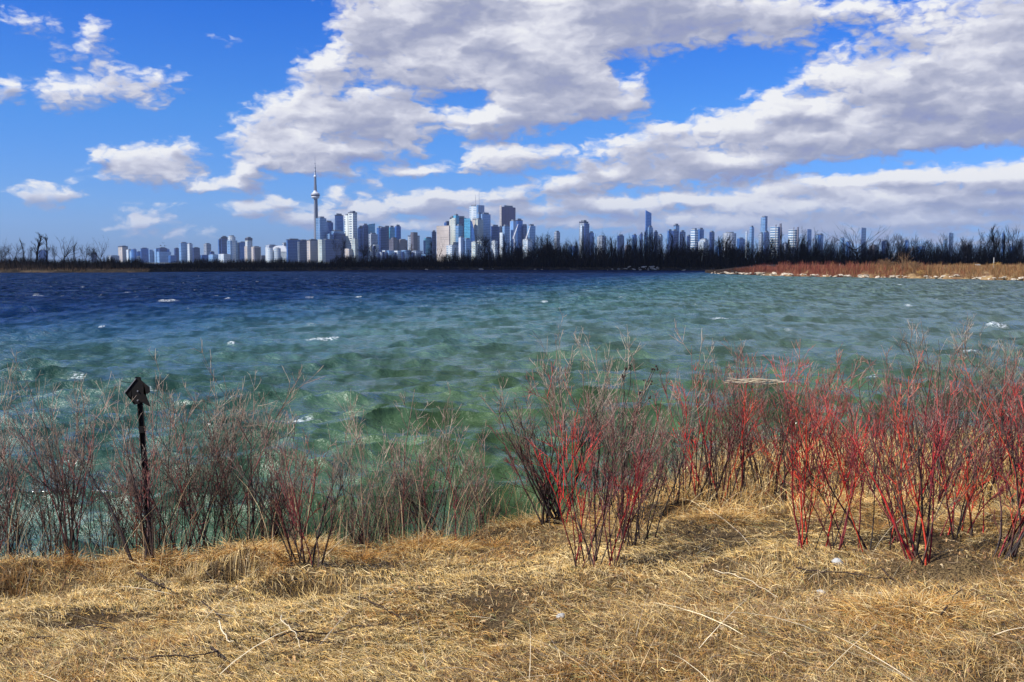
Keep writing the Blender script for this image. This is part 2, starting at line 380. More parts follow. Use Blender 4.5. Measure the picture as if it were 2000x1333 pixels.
for (px, py, hw, hh, fo) in CRESTS:
    p = at(px, py, 30); k = -CAMH / (p.z - CAMH); cx, cy = p.x * k, 30 * k
    w_ = hw / F * cy; ell = .55 + .10 * hh * 4 + cy * .004
    bow = .12 * w_ * (((WX - cx) / w_) ** 2)
    dy = WYY - cy - bow * np.sign(wr.normal()) * .6 - (WX - cx) * .10 * wr.normal()
    e = np.exp(-((WX - cx) / w_) ** 2 * 1.2)
    prof = np.where(dy < 0, np.exp(-(dy / ell) ** 2 * 1.8), np.exp(-(dy / (ell * 2.0)) ** 2))
    WZ += hh * e * prof * near
    fr = np.exp(-(((dy + .12 * ell)) / (.28 + cy * .006)) ** 2) * np.exp(-((WX - cx) / (w_ * .8)) ** 4)
    foam = np.maximum(foam, fo * fr * 1.15)
brk = sstep(.62, .95, JX + .18 * (grp - 1)) * sstep(.42, .62, fbm(WX / 3.0, WYY / 6.0, 40, 3))
foam = np.maximum(foam, .50 * brk * sstep(30, 45, WYY) * sstep(.5, .62, fbm(WX / 9.0, WYY / 15.0, 41, 3)))
far = fbm(WX / 2.0 + 500, WYY / 7.0, 44, 3)
foam = np.maximum(foam, sstep(.77, .83, far) * sstep(60, 150, WYY) * .55)
shore = np.where(WYY < 900, 1, 0)
V = np.stack([WX + DX, WYY + DY, WZ * shore], -1).reshape(-1, 3)
cols = np.stack([foam.ravel(), np.clip(WZ.ravel() * 1.2 + .5, 0, 1), 0 * foam.ravel()], -1)
m, t, b = mat('lake_water', rough=.12, spec=.5)
b.inputs['IOR'].default_value = 1.33
a = N(t, 'ShaderNodeVertexColor', layer_name='col'); sa = N(t, 'ShaderNodeSeparateColor'); t.links.new(a.outputs[0], sa.inputs[0])
g = N(t, 'ShaderNodeNewGeometry'); sp_ = N(t, 'ShaderNodeSeparateXYZ'); t.links.new(g.outputs['Position'], sp_.inputs[0])
# silt in the water: green near the bank and towards the right, clear deep blue offshore on the left
patch = noise(t, vmt(t, 'MULTIPLY', g.outputs['Position'], (.012, .02, 0)), 1.0, 4, .6)
dist = mth(t, 'ADD', mth(t, 'ADD', sp_.outputs[1], mth(t, 'MULTIPLY', sp_.outputs[0], -.80)), mth(t, 'MULTIPLY_ADD', patch, 90, -45))
q_ = mth(t, 'ADD', mth(t, 'ADD', sp_.outputs[0], 66), mth(t, 'ADD', mth(t, 'MULTIPLY', sp_.outputs[1], -.33), mth(t, 'MULTIPLY_ADD', patch, 50, -25)))
rmp = N(t, 'ShaderNodeValToRGB'); t.links.new(mapr(t, q_, -60, 100, smooth=False), rmp.inputs[0])
e = rmp.color_ramp.elements
e[0].position = .0; e[0].color = (.0008, .011, .060, 1); e[1].position = 1.0; e[1].color = (.088, .125, .105, 1)
for p_, c_ in ((.20, (.002, .020, .085, 1)), (.38, (.012, .060, .115, 1)), (.55, (.048, .118, .108, 1)), (.75, (.078, .128, .098, 1))):
    x_ = e.new(p_); x_.color = c_
grn = mixc(t, mapr(t, sp_.outputs[0], -16, 0), (.024, .068, .056), (.046, .086, .034))
nearc = mixc(t, mapr(t, mth(t, 'ADD', sp_.outputs[1], mth(t, 'MULTIPLY_ADD', patch, 40, -20)), 36, 92), grn, rmp.outputs[0])
n_s = noise(t, vmt(t, 'MULTIPLY', g.outputs['Position'], (.9, 2.2, 0)), 1.0, 3, .6)
wc = mixc(t, mapr(t, n_s, .4, .75, 0, .30), nearc, (.030, .078, .036))
fn = noise(t, vmt(t, 'MULTIPLY', g.outputs['Position'], (5, 9, 1)), 1.0, 5, .65)
fm = mapr(t, mth(t, 'MULTIPLY', sa.outputs[0], mapr(t, fn, .36, .64, .0, 1.25)), .22, 1.0)
b1 = N(t, 'ShaderNodeBump'); b1.inputs['Strength'].default_value = 1.0; t.links.new(mapr(t, sp_.outputs[1], 25, 170, .15, .32), b1.inputs['Distance'])
h1 = noise(t, vmt(t, 'MULTIPLY', g.outputs['Position'], (1.3, 2.6, 0)), 1.0, 6, .62, dist=.4)
h3 = noise(t, vmt(t, 'MULTIPLY', g.outputs['Position'], (3.2, 9.0, 0)), 1.0, 4, .6)
h2 = noise(t, vmt(t, 'MULTIPLY', g.outputs['Position'], (.16, .42, 0)), 1.0, 4, .6)
hh_ = mth(t, 'ADD', mth(t, 'ADD', h1, mth(t, 'MULTIPLY', h3, .42)), mth(t, 'MULTIPLY', mth(t, 'MULTIPLY', h2, 11.0), mapr(t, sp_.outputs[1], 60, 260)))
t.links.new(hh_, b1.inputs['Height'])
# water body (scattering silt) under a reflecting skin; the chop too fine to model holds the skin's share down
gust = mth(t, 'ADD', noise(t, vmt(t, 'MULTIPLY', g.outputs['Position'], (.22, .085, 0)), 1.0, 5, .68), mth(t, 'MULTIPLY_ADD', noise(t, vmt(t, 'MULTIPLY', g.outputs['Position'], (.9, .35, 0)), 1.0, 3, .6), .5, -.25))
df = N(t, 'ShaderNodeBsdfDiffuse'); wc = mixc(t, 1.0, wc, mapr(t, gust, .35, .65, .68, 1.55), 'MULTIPLY'); t.links.new(mixc(t, fm, wc, (.66, .72, .74)), df.inputs['Color']); t.links.new(b1.outputs[0], df.inputs['Normal'])
gl = N(t, 'ShaderNodeBsdfGlossy'); gl.inputs['Roughness'].default_value = .26; t.links.new(b1.outputs[0], gl.inputs['Normal'])
fr_ = N(t, 'ShaderNodeFresnel'); fr_.inputs['IOR'].default_value = 1.33; t.links.new(b1.outputs[0], fr_.inputs['Normal'])
kf = mth(t, 'MULTIPLY', mth(t, 'MULTIPLY', mth(t, 'MULTIPLY', fr_.outputs[0], mapr(t, gust, .37, .63, .35, 1.8)), mth(t, 'MAXIMUM', mapr(t, q_, -45, 35, .24, .95), mapr(t, sp_.outputs[1], 120, 50, 0, 1))), mth(t, 'SUBTRACT', 1.0, fm))
ms = N(t, 'ShaderNodeMixShader'); t.links.new(kf, ms.inputs[0]); t.links.new(df.outputs[0], ms.inputs[1]); t.links.new(gl.outputs[0], ms.inputs[2])
t.links.new(ms.outputs[0], t.nodes['Material Output'].inputs['Surface'])
tag(mesh_np('lake_water', V, grid_faces(*WX.shape), m, cols, smooth=True), kind='structure')

# ---------------------------------------------------------------- a low cumulus overhead, out of frame: its shadow lies on the far shore
cr = np.random.default_rng(12); bm = bmesh.new()
for q in range(34):
    a_, b_ = cr.uniform(-1, 1), cr.uniform(-1, 1)
    bmesh.ops.create_icosphere(bm, subdivisions=3, radius=cr.uniform(85, 150), matrix=Matrix.Translation((a_ * 560 - .0, b_ * 190 * (1.1 - .4 * abs(a_)), cr.uniform(-10, 60))) @ Matrix.Diagonal((1.5, 1.0, .55, 1)))
for v_ in bm.verts:
    d_ = fbm(np.array([v_.co.x / 60]), np.array([v_.co.y / 60 + v_.co.z / 50]), 90)[0]; v_.co += v_.co.normalized() * (d_ - .5) * 60
me = bpy.data.meshes.new('cloud'); bm.to_mesh(me); bm.free(); mcl, _, _ = mat('cloud_white', (.8, .8, .8), 1.0, 0.0); me.materials.append(mcl)
for p_ in me.polygons: p_.use_smooth = True
o = bpy.data.objects.new('cloud', me); COL.objects.link(o); hz_ = 900 / math.tan(R(SUN_EL))
o.location = (-190 + math.sin(R(SUN_AZ)) * hz_, 805 + math.cos(R(SUN_AZ)) * hz_, 900); tag(o, kind='structure')

# ---------------------------------------------------------------- matted dry grass
def blades(px_, py_, n_seg, length, width, tilt, head, curl, col, droop=0.6):
    """one bent blade per point: px_,py_ root positions; tilt = lean from vertical at root, head = direction"""
    n = len(px_); pz = ground(px_, py_) - .015
    P = np.zeros((n, n_seg + 1, 3)); P[:, 0] = np.stack([px_, py_, pz], -1)
    for i in range(n_seg):
        tl = np.minimum(tilt + (i / n_seg) * droop, R(98)); hd = head + curl * i / n_seg
        st = length / n_seg
        P[:, i + 1] = P[:, i] + st[:, None] * np.stack([np.sin(tl) * np.cos(hd), np.sin(tl) * np.sin(hd), np.cos(tl)], -1)
    gz = ground(P[:, 1:, 0], P[:, 1:, 1]) + .004 + .02 * rng.random((n, n_seg))
    P[:, 1:, 2] = np.maximum(P[:, 1:, 2], gz)
    wv = rng.random((n, 1)) * 2 * math.pi
    side = np.stack([-np.sin(head), np.cos(head), np.zeros(n)], -1) * .75 + np.stack([np.zeros(n), np.zeros(n), rng.normal(0, .6, n)], -1)
    wprof = np.array([.8, 1.0, .8, .55, .1])[np.linspace(0, 4, n_seg + 1).astype(int)]
    o = side[:, None, :] * (width[:, None] * wprof[None, :])[:, :, None] * .5
    Vv = np.stack([P - o, P + o], 2).reshape(-1, 3)
    b_ = (np.arange(n)[:, None] * (n_seg + 1) + np.arange(n_seg)[None, :]) * 2; b_ = b_.ravel()
    return Vv, np.stack([b_, b_ + 1, b_ + 3, b_ + 2], 1), np.repeat(col, (n_seg + 1) * 2, axis=0)
STRAW = np.array([(.74, .52, .20), (.64, .42, .13), (.84, .65, .33), (.50, .31, .09), (.60, .46, .24)])
BROWN = np.array([(.22, .12, .045), (.30, .17, .06), (.16, .10, .055), (.36, .22, .08), (.26, .19, .12)])
RUST = np.array([(.42, .20, .045), (.34, .15, .035), (.48, .27, .07)])
OLIVE = np.array([(.30, .28, .10), (.24, .24, .09)])
def pick(pal, n): return pal[rng.integers(0, len(pal), n)] * rng.uniform(.75, 1.2, (n, 1))
def fan(n, y0, y1, pw=2.0):
    u = rng.random(n); y = 1 / ((1 / y0) * (1 - u) + (1 / y1) * u)
    x = (rng.random(n) * 2 - 1) * .56 * y
    return x, y
def scatter(n, y0, y1):
    x, y = fan(int(n * 1.0), y0, y1); k = y < edge(x) + 1.4 * rng.random(len(x))
    for (a, b, r, d) in PITS:
        if d >= .25: k &= ((x - a) / (r * .9)) ** 2 + ((y - b) / (r * .62)) ** 2 > rng.uniform(.5, 1.0, len(x))
    return x[k], y[k]
SG = Soup()
dens = lambda x, y: fbm(x * .8, y * .8, 60)
# 1. flattened straw following swirls
x, y = scatter(300000, 3.9, 19)
bare = fbm(x * 1.6, y * 1.6, 61); k = rng.random(len(x)) < sstep(.20, .42, bare); x, y = x[k], y[k]; n = len(x)
flow = 2.4 * math.pi * fbm(x * .42, y * .55, 70, 3) - 1.2 + rng.normal(0, .95, n)
rightness = sstep(-.3, 1.2, x + .35 * (y - 6)) * sstep(8.6, 7.2, y) + sstep(3.0, 5.0, x) * .4
patch_ = fbm(x * .9 + 5, y * .9, 62)
near_edge = sstep(-1.1, -.1, y - edge(x)) * sstep(3.5, 1.0, x)
brn = np.clip(sstep(.54, .66, patch_) * .6 + rightness * .60 + near_edge * .45, 0, .85)
c = pick(STRAW, n); isb = rng.random(n) < brn; c[isb] = pick(BROWN, n)[isb]
isr = rng.random(n) < (.05 + near_edge * .38 + .35 * sstep(.60, .70, fbm(x * 1.3 + 9, y * 1.3, 65))); c[isr] = pick(RUST, n)[isr]
iso = rng.random(n) < .05; c[iso] = pick(OLIVE, n)[iso]
scl = (y / 7) ** .5
SG.add(*blades(x, y, 4, rng.uniform(.04, .17, n), rng.uniform(.002, .0038, n) * scl, rng.uniform(R(50), R(90), n), flow, rng.normal(0, .9, n), c, .5))
# 2. standing wiry stubble, thicker on the right and by the edge
x, y = scatter(95000, 3.9, 19); n = len(x)
rightness = sstep(-.3, 1.4, x + .35 * (y - 6)) * sstep(9.2, 7.4, y); ne = sstep(-1.2, -.1, y - edge(x)) + sstep(3.2, 5, x) * .8
cl = fbm(x * 2.3, y * 2.3, 66)
k = rng.random(n) < np.clip((.10 + .8 * rightness + .8 * ne) * sstep(.38, .6, cl) * 1.3, 0, 1); x, y = x[k], y[k]; n = len(x)
c = pick(STRAW, n) * .9; q = rng.random(n) < .42; c[q] = pick(BROWN, n)[q]; q = rng.random(n) < .15; c[q] = pick(RUST, n)[q]
SG.add(*blades(x, y, 4, rng.uniform(.04, .17, n), rng.uniform(.0018, .0032, n) * (y / 7) ** .5, np.abs(rng.normal(0, R(30), n)), rng.uniform(0, 6.283, n), rng.normal(0, .8, n), c, 1.0))
# 3. tussocks: long drooping blades on the mounds, over the dark hollows
for (mx, my, r_, d_) in MOUNDS:
    n = int(3600 * r_); a_ = rng.uniform(0, 6.283, n); q = np.sqrt(rng.random(n)) * r_ * .9
    x = mx + q * np.cos(a_); y = my + q * np.sin(a_) * .6
    k_ = np.ones(n, bool)
    for (pa, pb, pr, pd) in PITS[:5]: k_ &= ((x - pa) / (pr * 1.45)) ** 2 + ((y - pb - .25 * pr) / (pr * 1.35)) ** 2 > 1.0
    x, y, a_ = x[k_], y[k_], a_[k_]; n = len(x)
    c = pick(RUST, n) * 1.1; w_ = rng.random(n) < .55; c[w_] = pick(STRAW, n)[w_]
    SG.add(*blades(x, y, 4, rng.uniform(.08, .26, n), rng.uniform(.0022, .0038, n), rng.uniform(R(15), R(80), n), a_ + rng.normal(0, 1.1, n), rng.normal(0, .9, n), c, 1.5))
tg = [(rng.uniform(-5.2, 6.5), 0) for _ in range(34)]
for (mx, _) in tg:
    my = float(edge(mx)) - rng.uniform(-.3, 1.3) if rng.random() < .75 else rng.uniform(6, 12)
    n = 300; a_ = rng.uniform(0, 6.283, n); q = np.abs(rng.normal(0, .09, n))
    c = pick(STRAW if rng.random() < .6 else RUST, n) * rng.uniform(.8, 1.1); w_ = rng.random(n) < .3; c[w_] = pick(BROWN, n)[w_]
    SG.add(*blades(mx + q * np.cos(a_), my + q * np.sin(a_), 4, rng.uniform(.08, .26, n), rng.uniform(.002, .0036, n), rng.uniform(R(5), R(75), n), a_ + rng.normal(0, .9, n), rng.normal(0, .5, n), c, 1.4))
# 4. long pale loose stems lying over everything
x, y = scatter(420, 3.9, 13); n = len(x)
c = pick(np.array([(.72, .62, .42), (.62, .52, .36), (.5, .36, .2)]), n)
SG.add(*blades(x, y, 4, rng.uniform(.25, .8, n), rng.uniform(.002, .004, n), rng.uniform(R(55), R(88), n), rng.uniform(0, 6.283, n), rng.normal(0, .4, n), c, .4))
# 5. tall thin stalks in the brush line
x = rng.uniform(-6, 9, 2600); y = edge(x) + rng.uniform(-1.0, 1.6, 2600); n = len(x)
c = pick(np.array([(.45, .33, .18), (.36, .24, .12), (.55, .42, .24), (.30, .15, .07)]), n)
SG.add(*blades(x, y, 4, rng.uniform(.35, .95, n), rng.uniform(.003, .005, n), np.abs(rng.normal(0, R(16), n)), rng.uniform(0, 6.283, n), rng.normal(0, .5, n), c, .7))
# 6. longer golden grass on the far right of the bank, behind the red shrubs
n = 52000; y = rng.uniform(10.0, 22, n); x = rng.uniform(.9, 12.5, n); k = (y < edge(x) + 1.0) & (x < .60 * y) & (y > 10.2 + .25 * np.abs(x - 3)) & (fbm(x * .8, y * .8, 91) + rng.random(n) * .3 > .50); x, y = x[k], y[k]; n = len(x)
c = pick(STRAW, n) * .95; q = rng.random(n) < .35; c[q] = pick(RUST, n)[q]; q = rng.random(n) < .18; c[q] = pick(BROWN, n)[q]
SG.add(*blades(x, y, 4, rng.uniform(.18, .50, n), rng.uniform(.004, .007, n), rng.uniform(R(5), R(70), n), rng.uniform(0, 6.283, n), rng.normal(0, .6, n), c, .9))
x, y = scatter(5200, 3.9, 15); n = len(x)
c = pick(np.array([(.05, .035, .025), (.09, .055, .035), (.14, .08, .045)]), n)
SG.add(*blades(x, y, 4, rng.uniform(.05, .30, n), rng.uniform(.002, .0045, n), rng.uniform(R(65), R(89), n), rng.uniform(0, 6.283, n), rng.normal(0, .5, n), c, .2))
x, y = scatter(9000, 3.9, 15); n = len(x)
c = pick(np.array([(.30, .17, .07), (.42, .26, .12), (.22, .12, .06), (.50, .38, .22)]), n)
SG.add(*blades(x, y, 4, rng.uniform(.02, .05, n), rng.uniform(.008, .018, n), rng.uniform(R(50), R(88), n), rng.uniform(0, 6.283, n), rng.normal(0, .9, n), c, .9))
tag(SG.build('dry_grass', M_grass), kind='stuff', label='flattened dry straw coloured grass covering the bank', cat='grass')
print('grass verts', SG.n)

# ---------------------------------------------------------------- shrubs
CRED = np.array([(.42, .016, .018), (.60, .022, .022), (.22, .014, .02), (.55, .05, .022)])
CDARK = np.array([(.045, .026, .022), (.075, .042, .032), (.12, .075, .055), (.030, .022, .020)])
CMAR = np.array([(.20, .04, .04), (.15, .035, .035), (.24, .05, .045)])
CTIP = np.array([(.40, .31, .23), (.26, .19, .14), (.52, .42, .32), (.24, .10, .08)])
def bezier_lines(p0, d0, L_, K, bend, wob, r):
    """growing polylines: p0 (n,3), d0 (n,3) unit, L_ (n,), bend toward up"""
    n = len(p0); P = np.zeros((n, K, 3)); P[:, 0] = p0; d = d0.copy()
    for i in range(1, K):
        d = d + np.array([0, 0, 1.0]) * bend + r.normal(0, wob, (n, 3)); d /= np.linalg.norm(d, axis=1, keepdims=True)
        P[:, i] = P[:, i - 1] + d * (L_ / (K - 1))[:, None]
    return P
def along(P, f):
    K = P.shape[1]; x = f * (K - 1); i = np.minimum(x.astype(int), K - 2); fr = (x - i)[:, None]; a = np.arange(len(P))
    p = P[a, i] * (1 - fr) + P[a, i + 1] * fr; t = P[a, i + 1] - P[a, i]; t /= np.linalg.norm(t, axis=1, keepdims=True) + 1e-9
    return p, t
def side_dir(t, ang, r):
    n = len(t); q = r.normal(0, 1, (n, 3)); q -= (q * t).sum(1)[:, None] * t; q /= np.linalg.norm(q, axis=1, keepdims=True) + 1e-9
    return t * np.cos(ang)[:, None] + q * np.sin(ang)[:, None]
def shrub(px, top_py, wpx, red, dens_, label, y=None, base_py=None, lean=0.0, thick=1.0, tan=0.0, group='leafless shrubs along the bank', seed=0):
    r = np.random.default_rng(1000 + seed)
    if base_py: bx, by = hit(px, base_py)
    else: by = y; bx = xat(px, by)
    bz = float(ground(bx, by)) - .03
    H = at(px, top_py, by).z - bz; W = wpx / F * by * .5
    root = empty('dogwood_shrub' if red > .25 else 'bare_shrub', (bx, by, bz), label, 'shrub', group)
    ns = max(3, int((10.5 if red > .3 else 13) * dens_)); 
    a_ = r.uniform(0, 6.283, ns); q = np.sqrt(r.random(ns)) * W * (.25 if thick > 1.3 else r.uniform(.35, .8))
    p0 = np.stack([q * np.cos(a_), q * np.sin(a_) * .8, np.zeros(ns)], -1)
    tgt = W / H * 1.0; tx = np.sign(r.uniform(-1, 1, ns)) * r.random(ns) ** .7 * tgt * 1.25 + lean; ty = r.uniform(-1, 1, ns) * tgt * .9
    d0 = np.stack([tx * 1.15, ty, np.ones(ns)], -1); d0 /= np.linalg.norm(d0, axis=1, keepdims=True)
    Ls = H * (.50 + .50 * r.random(ns) ** .7); Ls[0] = H * 1.05
    K = 9; P1 = bezier_lines(p0, d0, Ls, K, .03, .085, r)
    r1 = (np.linspace(1.25, .32, K)[None, :] * r.uniform(.0030, .0068, ns)[:, None]) * thick
    isred = r.random(ns) < (red * .60 if red > .3 else red * .3); c1 = np.where(isred[:, None], CRED[r.integers(0, 4, ns)] * (1 if red > .3 else .45), CDARK[r.integers(0, 4, ns)])
    mid = (~isred) & (r.random(ns) < .06 + red * .8); c1[mid] = CMAR[r.integers(0, 3, mid.sum())]
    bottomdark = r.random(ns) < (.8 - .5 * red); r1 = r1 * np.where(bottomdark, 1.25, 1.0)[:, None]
    # forks: second order branches, third order twigs
    def kids(P, L_, cc, nk, fr, lr, ang, K2, rr, wob, up):
        n = len(P); idx = np.repeat(np.arange(n), nk); m_ = len(idx)
        f = r.uniform(fr[0], fr[1], m_); p, t = along(P[idx], f); an_ = r.uniform(ang[0], ang[1], m_)
        L2 = L_[idx] * (1 - f * .55) * r.uniform(lr[0], lr[1], m_)
        Q = bezier_lines(p, side_dir(t, an_, r), L2, K2, up, wob, r)
        rad = np.linspace(1, .5, K2)[None, :] * (r.uniform(rr[0], rr[1], m_) * thick ** .5)[:, None]
        return Q, L2, cc[idx] * r.uniform(.8, 1.25, (m_, 1)), rad
    P2, L2, c2, r2 = kids(P1, Ls, c1, 6, (.25, .95), (.22, .52), (R(18), R(46)), 6, (.0020, .0034), .05, .12)
    P3, L3, c3, r3 = kids(P2, L2, c2, 4, (.25, 1.0), (.34, .75), (R(18), R(52)), 5, (.0016, .0026), .05, .11)
    P4, L4, c4, r4 = kids(P3, L3, c3, 1, (.3, .9), (.35, .7), (R(20), R(50)), 3, (.0012, .0018), .06, .06)
    gs = 1.2 * (by / 10) ** .5
    def colr(P, c, tipmix):
        hgt = np.clip(P[..., 2] / H, 0, 1.1)[..., None]; n, K_ = P.shape[:2]
        tip = CTIP[r.integers(0, 3 if red < .35 else 4, n)][:, None] * (1.15 if tan > .3 else 1.0)
        mix = np.clip((hgt - .48) * tipmix * (1.3 - .6 * red), 0, .9) * (1 - .30 * (c[:, :1] > .18)[:, None])
        if tan > .3: mix = np.clip(mix + tan * .5, 0, .9)
        C = c[:, None] * (1 - mix) + tip * mix
        return np.repeat(C.reshape(-1, 3), 3, axis=0)
    S1_ = Soup(); cst = colr(P1, c1, .7)
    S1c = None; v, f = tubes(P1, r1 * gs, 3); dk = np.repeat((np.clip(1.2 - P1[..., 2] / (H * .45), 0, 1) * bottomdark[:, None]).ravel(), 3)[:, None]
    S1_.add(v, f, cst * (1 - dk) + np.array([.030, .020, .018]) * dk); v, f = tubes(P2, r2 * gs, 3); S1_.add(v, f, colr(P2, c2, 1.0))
    S1_.build('stems', M_shrub, root)
    S2_ = Soup(); v, f = tubes(P3, r3 * gs * 1.12, 3); S2_.add(v, f, colr(P3, c3, 1.6)); v, f = tubes(P4, r4 * gs * 1.2, 3); S2_.add(v, f, colr(P4, c4, 1.9))
    S2_.build('crown', M_shrub, root)
    return root
GL, GM, GR = 'leafless shrubs left of and around the broken sign', 'leafless shrubs at the middle of the bank', 'red and grey shrubs on the right of the bank'
# px, top, width, red, density, y (or base), lean, thick, tan, group, label
SH = [
 (6,775,120,.10,1.1,dict(y=9.2),-.05,1,0,GL,'dark brown bare shrub cut off by the left edge of the photo'),
 (62,765,110,.05,.9,dict(y=9.5),0,1,0,GL,'slim dark shrub beside the leftmost shrub, tips against the lake'),
 (118,752,110,.10,1.1,dict(y=9.0),.05,1,0,GL,'tall dark twiggy shrub midway between left photo edge and sign post'),
 (165,762,100,.12,.9,dict(y=9.9),.1,1,0,GL,'thin brown shrub just left of the shrubs at the sign post'),
 (225,800,100,.15,.9,dict(y=9.9),0,.9,0,GL,'low brown twiggy shrub touching the sign post on its left'),
 (283,800,190,.06,.55,dict(base_py=1122),-.28,1.7,0,GL,'thick black forked shrub leaning left from the foot of the sign post'),
 (322,770,110,.2,1.0,dict(y=10.1),.05,.9,0,GL,'thin brown shrub directly behind the sign post on its right'),
 (385,722,170,.24,1.7,dict(y=9.5),0,1,0,GL,'biggest shrub right of the sign, grey tips over a dark red centre'),
 (450,742,120,.10,1.2,dict(y=9.9),.05,1,.2,GL,'grey tipped shrub right of the biggest left shrub, above the tussock hollow'),
 (505,790,100,.15,1.0,dict(y=9.9),0,1,.2,GL,'brown shrub behind the big grass tussock with the dark hollow'),
 (545,850,90,.30,.9,dict(y=10.2),0,.9,0,GL,'short maroon shrub right of the grass tussock hollow'),
 (598,835,120,.32,1.2,dict(base_py=1115),-.03,1.1,0,GM,'dark red shrub rising from one crooked black stem at left centre'),
 (655,880,80,.10,.8,dict(y=10.6),0,.9,.1,GM,'short sparse brown shrub right of the crooked dark red shrub'),
 (700,812,110,.03,1.1,dict(y=10.9),-.02,.9,.3,GM,'pale grey fan shaped shrub with tips over the large breaking wave'),
 (748,800,90,.03,1.0,dict(y=10.9),.0,.9,.3,GM,'grey brown upright shrub in the middle of the low gap'),
 (812,782,130,.02,.8,dict(y=11.0),.10,1.1,.3,GM,'shrub with one long stem arching right and ending in a fine crown'),
 (868,862,110,.14,.8,dict(base_py=1072),-.12,1.2,0,GM,'open dark shrub with a bent stem standing left of the big centre shrub'),
 (915,880,70,.15,.7,dict(y=11.9),0,.9,.1,GM,'small dark red stemmed shrub at the lowest part of the gap'),
 (965,850,90,.03,.9,dict(y=12.0),-.08,.9,.2,GM,'small brown shrub leaning left in front of the big centre shrub'),
 (1085,706,230,.03,1.9,dict(base_py=1045),-.16,1.45,.1,GM,'big dark spreading shrub with thick black stems at the centre of the bank'),
 (1165,735,190,.62,2.0,dict(base_py=1105),.02,1.05,0,GM,'bright red stemmed shrub in the centre, right of the big dark shrub'),
 (1178,662,90,.0,1.0,dict(y=11.8),0,.8,.5,GM,'tall pale feathery shrub standing highest above the centre shrubs'),
 (1240,720,110,.12,.7,dict(base_py=1060),.12,1.1,0,GM,'dark shrub with open branches right of the tall pale shrub'),
 (1225,830,110,.55,1.0,dict(base_py=1075),.1,.9,0,GM,'low red shrub at the right foot of the bright red centre shrub'),
 (1275,800,100,.0,1.0,dict(y=12.2),0,.8,.6,GM,'pale tan brushy shrub filling the gap before the long red thicket'),
 (1322,850,60,.2,.4,dict(y=11.0),0,1,0,GR,'single slim black stemmed shrub left of the long red thicket'),
 (1345,690,60,.25,.5,dict(y=11.6),0,1,0,GR,'tall thin straight shoots at the left end of the red thicket'),
 (1385,690,100,.55,1.3,dict(y=11.2),.05,1,0,GR,'dark crimson shrub at the left end of the red thicket'),
 (1440,705,110,.45,1.3,dict(y=11.8),0,1,0,GR,'crimson and grey shrub under the pale dry reed bundle'),
 (1490,675,110,.35,1.3,dict(y=12.4),0,1,0,GR,'dark tipped red shrub just right of the pale dry reed bundle'),
 (1540,700,110,.65,1.3,dict(y=11.6),0,1,0,GR,'red shrub left of the brightest scarlet shrub'),
 (1585,690,110,.55,1.3,dict(y=12.6),0,1,0,GR,'tall red shrub behind the brightest scarlet shrub'),
 (1628,705,190,.80,1.9,dict(base_py=1075),-.05,1.1,0,GR,'brightest scarlet shrub, fanning out of the straw right of centre'),
 (1690,720,110,.75,1.2,dict(y=10.8),0,1,0,GR,'scarlet shrub right of the brightest shrub'),
 (1735,700,110,.45,1.2,dict(y=12.4),0,1,.1,GR,'dull red shrub with grey tips in the middle of the right thicket'),
 (1795,730,200,.55,1.3,dict(base_py=1095),-.22,1.5,0,GR,'shrub with black forked stems leaning left at the right foreground'),
 (1830,700,130,.70,1.4,dict(y=10.2),0,1,0,GR,'red shrub standing behind the black forked stems on the right'),
 (1880,632,150,.10,1.9,dict(y=13.0),0,1,.2,GR,'tallest grey shrub reaching above the right thicket'),
 (1875,790,130,.80,1.4,dict(base_py=1065),.05,1.1,0,GR,'vermilion shrub with straight single stems in front of the tallest grey shrub'),
 (1945,700,130,.60,1.4,dict(y=11.4),.1,1,.1,GR,'rust red shrub left of the shrub at the right photo edge'),
 (1985,655,120,.25,1.6,dict(y=13.2),0,1,.2,GR,'high grey brown shrub at the right photo edge'),
 (1960,740,170,.80,1.2,dict(base_py=1090),.25,1.4,0,GR,'foreground shrub with one thick scarlet stem leaning right at the photo edge'),
 (1790,745,120,.30,1.2,dict(y=14.5),0,.9,.4,GR,'tan and red shrub far back in the right thicket'),
 (1660,770,110,.10,1.0,dict(y=14.0),0,.9,.5,GR,'pale brown shrub behind the scarlet shrubs'),
 (1500,800,120,.10,1.1,dict(y=13.6),0,.9,.5,GR,'grey brown shrub low in the back of the red thicket'),
 (1400,830,110,.15,1.0,dict(y=13.2),0,.9,.5,GR,'pale low shrub behind the crimson end of the thicket'),
 (1930,820,150,.30,1.2,dict(y=15.5),0,.9,.5,GR,'orange brown shrub far back beside the right photo edge'),
 (2030,720,130,.60,1.3,dict(y=10.5),0,1,0,GR,'red shrub cut off by the right edge of the photo'),
 (1735,890,90,.60,.7,dict(base_py=1075),.05,1,0,GR,'short sparse red shrub between the scarlet shrub and the black forked stems'),
 (-40,800,120,.10,1.0,dict(y=9.6),0,1,0,GL,'brown shrub mostly outside the left edge of the photo'),
]
for i, (px, tp, wp, rd, dn, pos, ln, th, tn, gr, lb) in enumerate(SH):
    shrub(px, tp, wp, rd, dn, lb, lean=ln, thick=th, tan=tn, group=gr, seed=i, **pos)

